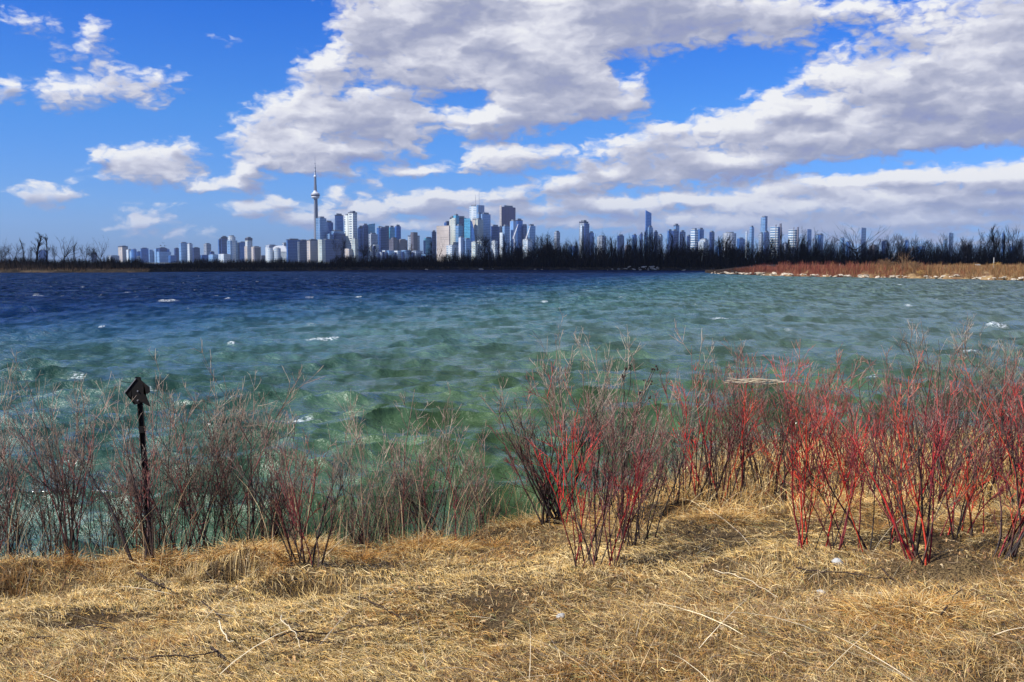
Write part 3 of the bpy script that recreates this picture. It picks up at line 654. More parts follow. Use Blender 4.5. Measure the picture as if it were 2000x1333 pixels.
# ---------------------------------------------------------------- the broken sign on its post
def solid_outline(name, pts, thick, m, parent, axis_y=0.0):
    bm = bmesh.new(); fr = [bm.verts.new((x, axis_y - thick / 2, z)) for x, z in pts]; bk = [bm.verts.new((x, axis_y + thick / 2, z)) for x, z in pts]
    bm.faces.new(fr); bm.faces.new(bk[::-1]); n = len(pts)
    for i in range(n): bm.faces.new((fr[(i + 1) % n], fr[i], bk[i], bk[(i + 1) % n]))
    bmesh.ops.triangulate(bm, faces=[f for f in bm.faces if len(f.verts) > 4])
    bmesh.ops.recalc_face_normals(bm, faces=bm.faces)
    me = bpy.data.meshes.new(name); bm.to_mesh(me); bm.free(); me.materials.append(m)
    o = bpy.data.objects.new(name, me); COL.objects.link(o); o.parent = parent; return o
m_rust, t, b = mat('rusted_steel', rough=.75, spec=.3, metal=.2)
g = N(t, 'ShaderNodeNewGeometry'); n_ = noise(t, g.outputs['Position'], 30, 4, .6)
t.links.new(mixc(t, mapr(t, n_, .5, .75), (.006, .005, .005), (.022, .013, .010)), b.inputs['Base Color'])
m_edge, _, _ = mat('bare_metal_edge', (.35, .34, .33), .4, .5, .5)
SY = 9.6
sb = at(291, 1080, SY); gz = float(ground(sb.x, SY)) - .25
sign = empty('broken_sign', (sb.x, SY, gz), 'black broken diamond sign plate on a thin leaning steel post in the shrubs', 'sign')
def sp2(px, py):                                     # sign plane coordinates relative to the root
    p = at(px, py, SY); return p.x - sb.x, p.z - gz
topx, topz = sp2(269, 737); bx_, bz_ = sb.x - sb.x, 0.0
bm = bmesh.new()                                     # U-channel section swept up the post
hw_, dp, th_ = .021, .018, .005
sec = [(-hw_ - .008, 0), (-hw_, 0), (-hw_ + .004, dp), (hw_ - .004, dp), (hw_, 0), (hw_ + .008, 0), (hw_ + .008, th_), (hw_ + .003, th_), (hw_ - .001, dp + th_), (-hw_ + .001, dp + th_), (-hw_ - .003, th_), (-hw_ - .008, th_)]
rings = []
for k in range(7):
    f = k / 6; cx_ = (1 - f) * .02 + f * topx + .012 * math.sin(f * 3.1); rings.append([bm.verts.new((cx_ + x, y, f * topz)) for x, y in sec])
for a_, b_ in zip(rings[:-1], rings[1:]):
    for i in range(len(sec)): bm.faces.new((a_[i], a_[(i + 1) % len(sec)], b_[(i + 1) % len(sec)], b_[i]))
bm.faces.new(rings[0][::-1]); bm.faces.new(rings[-1]); bmesh.ops.recalc_face_normals(bm, faces=bm.faces)
me = bpy.data.meshes.new('post'); bm.to_mesh(me); bm.free(); me.materials.append(m_rust)
po = bpy.data.objects.new('post', me); COL.objects.link(po); po.parent = sign
outl = [(243.7, 767.5), (256, 751), (266, 739.5), (271, 738), (281, 747), (293, 757), (293.5, 766), (289, 770), (281, 769), (287, 776), (290, 783), (295, 795), (286, 791), (277.5, 785.5), (271, 789), (262.5, 791), (264, 786), (257, 783), (259, 779)]
solid_outline('sign_plate', [sp2(*q) for q in outl], .004, m_rust, sign, -.006)
ed = [sp2(*q) for q in ((243.2, 767.5), (266, 739), (267, 740), (244.5, 768.3))]
solid_outline('bent_edge', ed, .012, m_edge, sign, -.012)
cl = [sp2(*q) for q in ((271, 833), (281.5, 833), (282.5, 845), (273, 846))]
solid_outline('clamp', cl, .05, m_rust, sign, .012)
wp_ = [sp2(*q) for q in ((236, 744), (243, 746), (250, 747), (259, 748))]
v, f = tubes(np.array([[(x, -.01, z) for x, z in wp_]]), np.full((1, 4), .0028), 4); mesh_np('wire', v, f, m_rust, None, sign)
for (q, z_) in ((0, 764), (1, 782)):                 # bolts
    x_, zz = sp2(270, z_); bm = bmesh.new(); bmesh.ops.create_cone(bm, segments=6, radius1=.009, radius2=.007, depth=.014, cap_ends=True, matrix=Matrix.Translation((x_, -.014, zz)) @ Matrix.Rotation(R(90), 4, 'X'))
    me = bpy.data.meshes.new('bolt'); bm.to_mesh(me); bm.free(); me.materials.append(m_edge); o = bpy.data.objects.new('bolt', me); COL.objects.link(o); o.parent = sign

# ---------------------------------------------------------------- litter, twigs and reeds on the bank
m_twig, _, _ = mat('dead_twig', (.045, .030, .024), .85, .2)
m_pale, _, _ = mat('pale_reed', (.66, .56, .38), .7, .2)
m_white, _, _ = mat('weathered_white', (.40, .40, .38), .7, .3)
def branch(pixels, rad, label, side=2, m=m_twig, name='fallen_branch', lift=.03, seed=0):
    r = np.random.default_rng(300 + seed); pts = []
    for (px, py) in pixels:
        x, y = hit(px, py); pts.append((x, y, float(ground(x, y)) + lift + r.uniform(0, .02)))
    P = np.array(pts); K = 12; s_ = np.linspace(0, len(P) - 1, K); i = np.minimum(s_.astype(int), len(P) - 2); fr = (s_ - i)[:, None]
    Q = P[i] * (1 - fr) + P[i + 1] * fr + r.normal(0, .006, (K, 3)); S_ = Soup()
    v, f = tubes(Q[None], np.linspace(rad, rad * .45, K)[None], 5); S_.add(v, f)
    for k in range(side):
        j = r.integers(3, K - 2); d = Q[j + 1] - Q[j]; d /= np.linalg.norm(d); an_ = r.choice([-1, 1]) * r.uniform(.5, .9)
        d2 = np.array([d[0] * math.cos(an_) - d[1] * math.sin(an_), d[0] * math.sin(an_) + d[1] * math.cos(an_), .15])
        T_ = Q[j] + d2 * np.linspace(0, r.uniform(.10, .3), 5)[:, None] + r.normal(0, .004, (5, 3)); T_[0] = Q[j]
        v, f = tubes(T_[None], np.linspace(rad * .6, rad * .25, 5)[None], 4); S_.add(v, f)
    o = S_.build(name, m, smooth=True); tag(o, label, 'branch' if m is m_twig else 'stem', 'fallen branches and stems in the grass')
branch([(243, 1303), (300, 1300), (355, 1299), (385, 1298)], .007, 'straight black stick lying flat at the bottom of the photo, left of centre', 1, seed=1)
branch([(115, 1216), (150, 1222), (175, 1222)], .007, 'upper dark twig of the forked pair lying in straw at far left', 1, seed=2)
branch([(116, 1217), (150, 1232), (190, 1236), (225, 1240)], .006, 'lower longer dark twig of the forked pair lying in straw at far left', 2, seed=3)
branch([(55, 1263), (80, 1262), (112, 1257)], .004, 'thin brown twig in straw near the lower left corner', 1, seed=4)
branch([(414, 1281), (425, 1293), (437, 1307)], .008, 'short dark stick pointing at the bottom edge beside the long flat stick', 1, seed=5)
branch([(530, 1257), (580, 1247), (640, 1249), (700, 1243), (760, 1236)], .006, 'long thin dark branch lying across the straw left of centre', 3, seed=6)
branch([(545, 1272), (600, 1266), (665, 1270)], .005, 'thin dark branch parallel to and below the long branch', 2, seed=7)
branch([(395, 1190), (430, 1215), (446, 1228)], .006, 'dark curved twig below the shrubs with the hollow tussock', 1, seed=8)
branch([(270, 1135), (300, 1148), (335, 1168)], .012, 'thick black root like stick at the foot of the forked shrub', 1, seed=9)
branch([(1555, 1120), (1610, 1129), (1690, 1130)], .008, 'dark stick lying below the scarlet shrubs on the right', 1, seed=10)
branch([(1835, 1232), (1860, 1200), (1880, 1170)], .006, 'slanting black stick in brown grass at lower right', 1, lift=.06, seed=11)
branch([(1720, 1118), (1760, 1135), (1790, 1150)], .007, 'dark stick in the shaded brown grass below the black forked shrub', 2, seed=12)
branch([(700, 1178), (745, 1195), (790, 1222)], .006, 'bent grey brown twig on the straw in the middle of the bank', 1, seed=13)
branch([(1390, 1140), (1450, 1155), (1520, 1190)], .004, 'long pale straw stem across the brown grass right of centre', 0, m_pale, 'dry_stem', .08, seed=14)
branch([(548, 1225), (572, 1258), (592, 1285)], .004, 'pale straw stem standing out left of centre near the bottom', 0, m_pale, 'dry_stem', .05, seed=15)
branch([(428, 1237), (445, 1268), (452, 1278)], .005, 'short white straw stem left of the long pale one', 0, m_pale, 'dry_stem', .05, seed=16)
def stone(px, py, s, label, seed, m=m_white):
    x, y = hit(px, py); bm = bmesh.new(); bmesh.ops.create_icosphere(bm, subdivisions=3, radius=1.0); r = np.random.default_rng(seed)
    for v_ in bm.verts:
        c_ = v_.co; n_ = fbm(np.array([c_.x * 1.7 + seed]), np.array([c_.y * 1.7 + c_.z * 2.3]), seed)[0]; v_.co = c_ * (.7 + .7 * n_); v_.co.z *= .55; v_.co.y *= .8
    me = bpy.data.meshes.new('stone'); bm.to_mesh(me); bm.free(); me.materials.append(m)
    o = bpy.data.objects.new('stone', me); COL.objects.link(o); o.location = (x, y, float(ground(x, y)) + s * .35); o.scale = (s, s, s); o.rotation_euler.z = seed
    tag(o, label, 'stone', 'pale stones in the grass')
stone(1635, 1100, .050, 'largest pale stone, below the scarlet shrubs on the right', 1)
stone(1603, 1160, .036, 'white stone in brown grass below the largest pale stone', 2)
stone(1719, 1163, .028, 'small white stone right of the other white stone in brown grass', 3)
stone(1095, 1208, .034, 'lone pale stone in straw near the centre of the bank', 4)
stone(590, 1198, .018, 'tiny white fleck of stone in straw left of centre', 5)
# bundle of pale reeds caught high in the red thicket
r = np.random.default_rng(5); p_a = at(1416, 744, 11.0); p_b = at(1538, 747, 11.2); P = []
for k in range(9):
    a_, b_ = sorted(r.uniform(0, 1, 2)); a_ *= .5; b_ = .45 + .55 * b_; ss = np.linspace(a_, b_, 8)[:, None]
    q = np.array(p_a) * (1 - ss) + np.array(p_b) * ss; q[:, 2] += .022 * np.sin(ss[:, 0] * r.uniform(4, 9) + r.uniform(0, 6)) + r.uniform(-.02, .02); q[:, 1] += r.uniform(-.04, .04); P.append(q)
v, f = tubes(np.array(P), np.full((9, 8), .0035), 4)
tag(mesh_np('reed_bundle', v, f, m_pale, smooth=True), 'pale yellow bundle of dry reeds caught level across the crimson shrubs', 'reeds')
# dark seed-head plant
r = np.random.default_rng(9); y_ = 10.6; base = at(1215, 1030, y_); base.z = float(ground(base.x, y_))
tips = [(1222, 718), (1232, 716), (1275, 722), (1262, 745), (1272, 746), (1268, 778), (1280, 720), (1250, 770), (1218, 735)]
wd = empty('seed_head_plant', base, 'tall dark weed with black seed heads above the centre shrubs', 'plant')
P = []; heads = []
fork = at(1214, 850, y_)
for (px, py) in tips:
    tp_ = np.array(at(px, py, y_ + r.uniform(-.1, .1))) - np.array(base); fk = np.array(fork) - np.array(base) + r.normal(0, .02, 3)
    ss = np.linspace(0, 1, 9)[:, None]; q = (1 - ss) ** 2 * 0 + 2 * ss * (1 - ss) * fk + ss ** 2 * tp_; q[1:-1] += r.normal(0, .008, (7, 3)); P.append(q); heads.append(tp_)
v, f = tubes(np.array(P), np.linspace(.006, .003, 9)[None].repeat(len(P), 0), 4); mesh_np('stalks', v, f, m_twig, None, wd, True)
for h in heads:
    bm = bmesh.new()
    for q in range(4): bmesh.ops.create_icosphere(bm, subdivisions=1, radius=r.uniform(.008, .014), matrix=Matrix.Translation(Vector(h) + Vector(r.normal(0, .012, 3))))
    me = bpy.data.meshes.new('seed_head'); bm.to_mesh(me); bm.free(); me.materials.append(m_twig); o = bpy.data.objects.new('seed_head', me); COL.objects.link(o); o.parent = wd

# ---------------------------------------------------------------- far land
def strip(name, pxs, Ys, offs, zs, m, bump=0.0, seed=0):
    """land seen across the lake: shoreline depth Ys at photo columns pxs, running back by offs with heights zs"""
    px_ = np.linspace(pxs[0], pxs[-1], 360); Y = np.interp(px_, pxs, Ys) + (fbm(px_ / 14, px_ * 0, seed, 3) - .5) * 14
    X0 = (px_ - 1000) / F * Y; o_ = np.array(offs)[:, None] * (np.ones_like(px_) if name != 'spit' else (.12 + .88 * sstep(1376, 1480, px_)))[None]; Yg = Y[None] + o_; Xg = X0[None] * (1 + o_ / Y[None])
    Zg = np.array(zs)[:, None] * (np.ones_like(px_) if name != 'spit' else (.35 + .65 * sstep(1380, 1520, px_)))[None] + 0 * Xg + bump * (fbm(Xg / 9, Yg / 9, seed + 3) - .5) * (np.array(zs)[:, None] > .3)
    return mesh_np(name, np.stack([Xg, Yg, Zg], -1).reshape(-1, 3), grid_faces(*Xg.shape), m, smooth=True)
m, t, b = mat('far_shore_soil', rough=.95, spec=.1); g = N(t, 'ShaderNodeNewGeometry'); n_ = noise(t, g.outputs['Position'], .12, 5, .65)
t.links.new(mixc(t, mapr(t, n_, .45, .7), (.018, .014, .010), (.075, .055, .035)), b.inputs['Base Color'])
FPX = [-300, 0, 290, 310, 500, 700, 900, 1200, 1400, 1600, 2400]; FY = [545, 555, 575, 610, 650, 729, 778, 729, 690, 690, 690]
tag(strip('far_shore', FPX, FY, [-6, 0, 3, 8, 25, 70, 400], [-1.0, .05, .9, 1.6, 2.2, 2.8, 3.0], m, .9, 5), kind='structure')
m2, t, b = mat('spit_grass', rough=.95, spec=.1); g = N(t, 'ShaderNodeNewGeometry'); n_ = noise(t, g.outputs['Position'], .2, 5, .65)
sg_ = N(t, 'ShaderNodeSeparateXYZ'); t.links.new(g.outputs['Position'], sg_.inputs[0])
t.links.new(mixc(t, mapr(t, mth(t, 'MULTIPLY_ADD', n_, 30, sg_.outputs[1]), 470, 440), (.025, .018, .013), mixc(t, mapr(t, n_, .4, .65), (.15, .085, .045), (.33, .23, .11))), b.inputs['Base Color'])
SPX = [1376, 1400, 1450, 1500, 1600, 1700, 1800, 1900, 2000, 2400]; SPY = [560, 500, 470, 435, 400, 374, 360, 342, 314, 270]
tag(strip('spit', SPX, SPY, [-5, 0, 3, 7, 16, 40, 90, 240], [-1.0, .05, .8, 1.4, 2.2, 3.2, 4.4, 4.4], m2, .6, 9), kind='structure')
mc, _, _ = mat('city_ground', (.10, .11, .10), .9, .1)
xs = np.linspace(-9000, 9000, 40); yy_ = np.array([4300, 4305, 4400, 13500.]); Xg = xs[None] + 0 * yy_[:, None]; Yg = yy_[:, None] + 0 * xs[None]
tag(mesh_np('city_ground', np.stack([Xg, Yg, np.array([-1, 1.2, 2, 2.4])[:, None] + 0 * Xg], -1).reshape(-1, 3), grid_faces(*Xg.shape), mc), kind='structure')
SPf = lambda px: np.interp(px, SPX, SPY); FYf = lambda px: np.interp(px, FPX, FY)

# brush: one mass of thin upright strokes, per shore
def strokes(n, px, Y, z0, h, wd_, col, lean, name, label):
    x = (px - 1000) / F * Y; k = len(px); le = rng.normal(lean, .22, k)
    a0 = np.stack([x, Y, z0], -1); tp_ = a0 + np.stack([h * np.sin(le), rng.normal(0, .12, k) * h, h * np.cos(le)], -1)
    md = (a0 * .5 + tp_ * .5) + rng.normal(0, .05, (k, 3)) * h[:, None]
    th = rng.uniform(-.7, .7, k); s_ = np.stack([np.cos(th), np.sin(th), 0 * th], -1) * wd_[:, None] * .5
    V_ = np.stack([a0 - s_, a0 + s_, md + s_ * .8, md - s_ * .8, tp_ + s_ * .25, tp_ - s_ * .25], 1).reshape(-1, 3); b_ = np.arange(k) * 6
    F_ = np.concatenate([np.stack([b_, b_ + 1, b_ + 2, b_ + 3], 1), np.stack([b_ + 3, b_ + 2, b_ + 4, b_ + 5], 1)])
    return tag(mesh_np(name, V_, F_, M_brush, np.repeat(col, 6, axis=0)), label, 'brush', kind='stuff')
n = 52000; px = rng.uniform(-150, 2150, n)
TOP = lambda p: np.interp(p, [-200, 0, 200, 300, 500, 640, 700, 800, 900, 960, 1050, 1200, 1400, 1600, 2200], [498, 499, 503, 506, 508, 506, 501, 502, 497, 486, 480, 482, 483, 485, 481])
off_ = np.abs(rng.normal(0, 1, n)) * 45 + 3; Y = FYf(px) + off_; z0 = np.interp(off_, [0, 3, 8, 25, 70, 400], [.05, .9, 1.6, 2.2, 2.8, 3.]) - .3
top = TOP(px) + (fbm(px / 22, px * 0, 31, 3) - .5) * 20; hmax = (512 - top) / F * Y + 6 - z0
h = hmax * rng.uniform(.25, 1.05, n) * np.clip(.35 + off_ / 45, .3, 1); h = np.maximum(h, .8)
dk = np.array([(.020, .014, .012), (.030, .020, .016), (.016, .012, .012), (.045, .030, .022)])
c = dk[rng.integers(0, 4, n)] * rng.uniform(.7, 1.2, (n, 1)); lo = (off_ < 14) & (rng.random(n) < .6); c[lo] = np.array([(.10, .065, .038)]) * rng.uniform(.5, 1.4, (lo.sum(), 1)); h[lo] = rng.uniform(.5, 1.6, lo.sum())
strokes(n, px, Y, z0, h, rng.uniform(.12, .34, n), c, .05, 'shore_brush', 'dark leafless brush massed along the whole far shore')
n = 46000; px = 1380 + 760 * rng.random(n) ** .9; off_ = rng.random(n) ** 1.6 * (60 + 60 * sstep(1780, 1860, px)) * (.12 + .88 * sstep(1376, 1480, px)) + .8; Y = SPf(px) + off_
z0 = np.interp(off_ / (.12 + .88 * sstep(1376, 1480, px)), [0, 3, 7, 16, 40, 90, 240], [.05, .8, 1.4, 2.2, 3.2, 4.4, 4.4]) * (.35 + .65 * sstep(1380, 1520, px)) - .2
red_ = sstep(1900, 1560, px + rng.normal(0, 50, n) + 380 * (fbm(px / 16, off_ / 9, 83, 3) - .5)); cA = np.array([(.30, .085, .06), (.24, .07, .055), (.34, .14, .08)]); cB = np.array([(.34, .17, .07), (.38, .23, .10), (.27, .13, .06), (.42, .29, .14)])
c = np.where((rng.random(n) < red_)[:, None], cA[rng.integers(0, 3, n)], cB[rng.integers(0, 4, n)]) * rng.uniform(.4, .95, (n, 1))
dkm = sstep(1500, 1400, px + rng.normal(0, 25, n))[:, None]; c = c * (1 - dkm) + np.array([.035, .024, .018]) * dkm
cn = fbm(px / 9, off_ / 7, 79, 3); cn = sstep(.33, .68, cn); hmul = np.where(px > 1840, .35 + .75 * cn, .40 + .95 * cn) * (.35 + .65 * sstep(1400, 1540, px)); h = rng.uniform(.9, 3.1, n) * hmul * np.where(off_ > 45, .45, 1) * np.clip(.4 + off_ / 10, 0, 1)
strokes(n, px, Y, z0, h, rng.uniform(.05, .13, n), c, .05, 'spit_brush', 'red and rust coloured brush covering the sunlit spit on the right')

# boulders
m, t, b = mat('boulder', rough=.85, spec=.2); g = N(t, 'ShaderNodeNewGeometry'); oi = N(t, 'ShaderNodeObjectInfo'); n_ = noise(t, g.outputs['Position'], 1.8, 5, .6)
k_ = mapr(t, oi.outputs['Random'], 0, 1, .7, 1.15, False); cc_ = mixc(t, mapr(t, n_, .4, .65), (.30, .24, .17), (.68, .60, .48)); t.links.new(mixc(t, 1.0, cc_, k_, 'MULTIPLY'), b.inputs['Base Color'])
protos = []
for s_ in range(5):
    bm = bmesh.new(); bmesh.ops.create_icosphere(bm, subdivisions=2, radius=1)
    for v_ in bm.verts:
        q = fbm(np.array([v_.co.x * 1.4 + s_ * 7]), np.array([v_.co.y * 1.4 + v_.co.z * 1.9]), s_ + 50)[0]; v_.co *= .55 + .9 * q; v_.co.z *= .5
    me = bpy.data.meshes.new('boulder'); bm.to_mesh(me); bm.free(); me.materials.append(m); protos.append(me)
def boulder(px, Y, z, s_, label, group, sx=1.0):
    o = bpy.data.objects.new('boulder', random.choice(protos)); COL.objects.link(o); o.location = (xat(px, Y), Y, z); o.scale = (s_ * sx, s_, s_ * .8)
    o.rotation_euler = (random.uniform(-.3, .3), random.uniform(-.3, .3), random.uniform(0, 6.28)); tag(o, label, 'boulder', group)
BI = []
for k in range(150):
    px = 1385 + 615 * random.random() ** 1.1; Y = SPf(px) + random.uniform(-1.0, 4.0)
    s_ = random.choice([.4, .5, .6, .8, 1.1, 1.5]) * (1.25 if 1590 < px < 1650 else .75 if px > 1760 else 1); sx_ = random.uniform(1, 1.9)
    boulder(px, Y, random.uniform(.1, 1.0), s_, 'x', 'boulders along the spit shore', sx_)
    BI.append((px, ('big' if s_ > .95 else 'small' if s_ < .52 else 'middling') + (' long' if sx_ > 1.45 else ' blocky') + ' pale', COL.objects[-1]))
BJ = []
for k in range(40):
    px = random.choice([random.uniform(820, 1370), random.uniform(1225, 1290)]); Y = FYf(px) + random.uniform(-1, 3); sx_ = random.uniform(1, 2.6)
    boulder(px, Y, random.uniform(.1, 1.2) if px < 1225 or px > 1290 else random.uniform(.2, 3.2), random.uniform(.4, 1.2), 'x', 'boulders along the far shore', sx_)
    BJ.append((px, ('long' if sx_ > 1.8 else 'blocky') + ' grey', COL.objects[-1]))
# pale driftwood slab and low landing stage on the left far shore
m_wood, _, _ = mat('weathered_wood', (.12, .10, .09), .9, .1); m_wood2, _, _ = mat('wet_wood', (.03, .026, .025), .9, .1)
def box(name, c, s, m, parent=None, rz=0):
    bm = bmesh.new(); bmesh.ops.create_cube(bm, size=1); 
    for v_ in bm.verts: v_.co = Vector((v_.co.x * s[0], v_.co.y * s[1], v_.co.z * s[2]))
    bmesh.ops.bevel(bm, geom=bm.edges[:], offset=min(s) * .08, segments=1, affect='EDGES')
    me = bpy.data.meshes.new(name); bm.to_mesh(me); bm.free(); me.materials.append(m); o = bpy.data.objects.new(name, me); COL.objects.link(o)
    o.location = c; o.rotation_euler.z = rz; o.parent = parent; return o
dkr = empty('landing_stage', (xat(381, 606), 606, 0), 'low dark wooden landing stage on posts in front of the left far shore', 'dock')
box('deck', (0, 0, .95), (12.5, 3, .25), m_wood2, dkr)
for q in range(5): box('post', (-5.6 + q * 2.8, -1.1, .45), (.3, .3, 1.7), m_wood2, dkr)
box('rail', (1.5, 1.2, 1.6), (8, .12, .12), m_wood, dkr)
for q in range(3): box('rail_post', (-2 + q * 3.2, 1.2, 1.3), (.14, .14, .7), m_wood, dkr)
for (px, Yo, hh_, lb) in ((1938, 55, 4.2, 'white marker post standing in the orange grass near the right edge'), (1638, 70, 1.6, 'short white post above the red brush of the spit')):
    Y = SPf(px) + Yo; pr = empty('marker_post', (xat(px, Y), Y, 3.4), lb, 'post'); box('shaft', (0, 0, hh_ / 2), (.26, .26, hh_), m_white, pr); box('cap', (0, 0, hh_ + .06), (.36, .36, .12), m_white, pr)
Y = SPf(1906) + 95; br_ = empty('concrete_block', (xat(1906, Y), Y, 4.3), 'long low white concrete block lying in the field on the right spit', 'block'); box('slab', (0, 0, .25), (2.6, 1.0, .5), m_white, br_); box('upper_slab', (.2, 0, .62), (1.9, .8, .22), m_white, br_)

# ---------------------------------------------------------------- bare trees
def tree_mesh(kind, seed):
    """unit-height bare tree: trunk mesh and crown mesh"""
    r = np.random.default_rng(seed); T = Soup(); C = Soup()
    def col(P, a): n_ = P.shape[0] * P.shape[1] * 3; return np.tile(np.array(a), (n_, 1)) * r.uniform(.7, 1.3, (n_, 1))
    if kind == 'spread': nt_, tl, sp_, up = 1, .42, .55, .03
    elif kind == 'fork': nt_, tl, sp_, up = 1, .50, .40, .07
    elif kind == 'poplar': nt_, tl, sp_, up = 1, .97, .16, .16
    elif kind == 'multi': nt_, tl, sp_, up = 3, .85, .32, .05
    else: nt_, tl, sp_, up = 7, .62, .50, .02       # thicket bush
    p0 = np.stack([r.normal(0, .02, nt_), r.normal(0, .02, nt_), np.zeros(nt_)], -1) * (1 if nt_ == 1 else 2.0)
    d0 = np.stack([r.normal(.08, .05 if nt_ == 1 else .22, nt_), r.normal(0, .05 if nt_ == 1 else .15, nt_), np.ones(nt_)], -1); d0 /= np.linalg.norm(d0, axis=1)[:, None]
    L1 = np.full(nt_, tl) * r.uniform(.85, 1.0, nt_); P1 = bezier_lines(p0, d0, L1, 9, .03, .045, r)
    r1 = np.linspace(1, .35, 9)[None].repeat(nt_, 0) * (.017 if nt_ == 1 else .0065)
    v, f = tubes(P1, r1, 5); T.add(v, f, np.tile(np.array(TC), (len(v), 1)))
    lev = [(P1, L1, r1)]
    nk = {'spread': 14, 'fork': 9, 'poplar': 20, 'multi': 9, 'bush': 7}[kind]
    idx = np.repeat(np.arange(nt_), nk); fr = r.uniform(.28 if kind in ('poplar', 'multi') else .45, 1.0, len(idx)); p, t_ = along(P1[idx], fr)
    L2 = r.uniform(.6, 1.1, len(idx)) * {'spread': .50, 'fork': .46, 'poplar': .24, 'multi': .38, 'bush': .34}[kind] * (1 if kind in ('spread', 'fork') else (1.15 - fr * .6))
    an_ = r.uniform(.45, 1.0, len(idx)) * (sp_ * 2.0 if kind != 'poplar' else .55)
    P2 = bezier_lines(p, side_dir(t_, an_, r), L2, 7, up, .07, r); r2 = np.linspace(1, .4, 7)[None] * (r.uniform(.0045, .0075, len(idx)) * (1 if nt_ == 1 else .5))[:, None]
    v, f = tubes(P2, r2, 3); C.add(v, f, np.tile(np.array(TC), (len(v), 1)))
    for (nk, lr, rr, K_) in ((5, .5, .0019 * (2.2 if TC[0] > .1 else 1), 5), (3, .55, .0011 * (2.5 if TC[0] > .1 else 1), 4)):
        idx = np.repeat(np.arange(len(P2)), nk); fr = r.uniform(.25, 1.0, len(idx)); p, t_ = along(P2[idx], fr); L2 = L2[idx] * r.uniform(.35, 1.0, len(idx)) * lr * 1.2
        P2 = bezier_lines(p, side_dir(t_, r.uniform(.3, .8, len(idx)), r), L2, K_, up * 1.2 + .04, .09, r)
        v, f = tubes(P2, np.linspace(1, .5, K_)[None] * np.full((len(idx), 1), rr), 3); C.add(v, f, np.tile(np.array(TC) * 1.15, (len(v), 1)))
    return T, C
def make_proto(kind, seed):
    T, C = tree_mesh(kind, seed); 
    Vt = np.concatenate(T.v); Vc = np.concatenate(C.v); s_ = 1 / max(Vt[:, 2].max(), Vc[:, 2].max())
    root = bpy.data.objects.new('bare_tree', None); COL.objects.link(root)
    T.v = [v * s_ for v in T.v]; C.v = [v * s_ for v in C.v]
    T.build('trunk', M_tree, root); C.build('crown', M_tree, root); return root
TC = (.034, .024, .020)
PR = {}
used = set()
for kd, sd in (('spread', 1), ('spread', 2), ('fork', 3), ('fork', 4), ('poplar', 5), ('poplar', 6), ('poplar', 7), ('multi', 8), ('multi', 9), ('multi', 10), ('bush', 11), ('bush', 12)):
    PR.setdefault(kd, []).append(make_proto(kd, sd))
def tree(px, top, kind, Y, label, group, zb=2.0, wid=1.0, i=None, rz=None):
    q = random.choice(PR[kind]) if i is None else PR[kind][i]
    o = q if q.name not in used else copy_tree(q); used.add(q.name)
    H = at(px, top, Y).z - zb; o.location = (xat(px, Y), Y, zb); o.scale = (H * wid, H * wid, H); o.rotation_euler.z = random.uniform(0, 6.28) if rz is None else rz
    tag(o, label, 'tree', group); return o
G1 = 'bare trees on the left far shore'; G2 = 'bare trees in front of the city'; G3 = 'bare trees in the belt behind the spit'
for (px, top, kd, wd_, lb) in [
 (28, 468, 'multi', 1.5, 'dark leaning bare tree second from the left photo edge'), (4, 480, 'bush', 1.0, 'low dark bare tree at the left photo edge'),
 (15, 462, 'fork', .8, 'faint thin bare tree behind the two leftmost trees'), (50, 464, 'poplar', 1.0, 'thin upright bare tree left of the tall black poplar'),
 (62, 474, 'multi', .9, 'small bare tree at the foot of the tall black poplar'), (74, 453, 'poplar', 2.2, 'tall black poplar like bare tree on the left shore'),
 (94, 456, 'poplar', 1.5, 'tall slim bare tree between the black poplar and the broad crown'), (125, 457, 'spread', 1.1, 'bare tree with the broad round open crown on the left shore'),
 (148, 472, 'poplar', 1.0, 'thin faint bare tree right of the broad crowned tree'), (168, 470, 'multi', 1.0, 'ragged bare tree between the broad crown and the forked tree'),
 (182, 482, 'bush', 1.2, 'low dark bushy tree beside the small dark building'), (204, 457, 'fork', .95, 'Y forked bare tree standing alone left of the skyline'),
 (110, 470, 'multi', .9, 'thin bare tree in the left skirt of the broad crowned tree')]:
    tree(px, top, kd, FYf(px) + random.uniform(15, 50), lb, G1, wid=wd_)
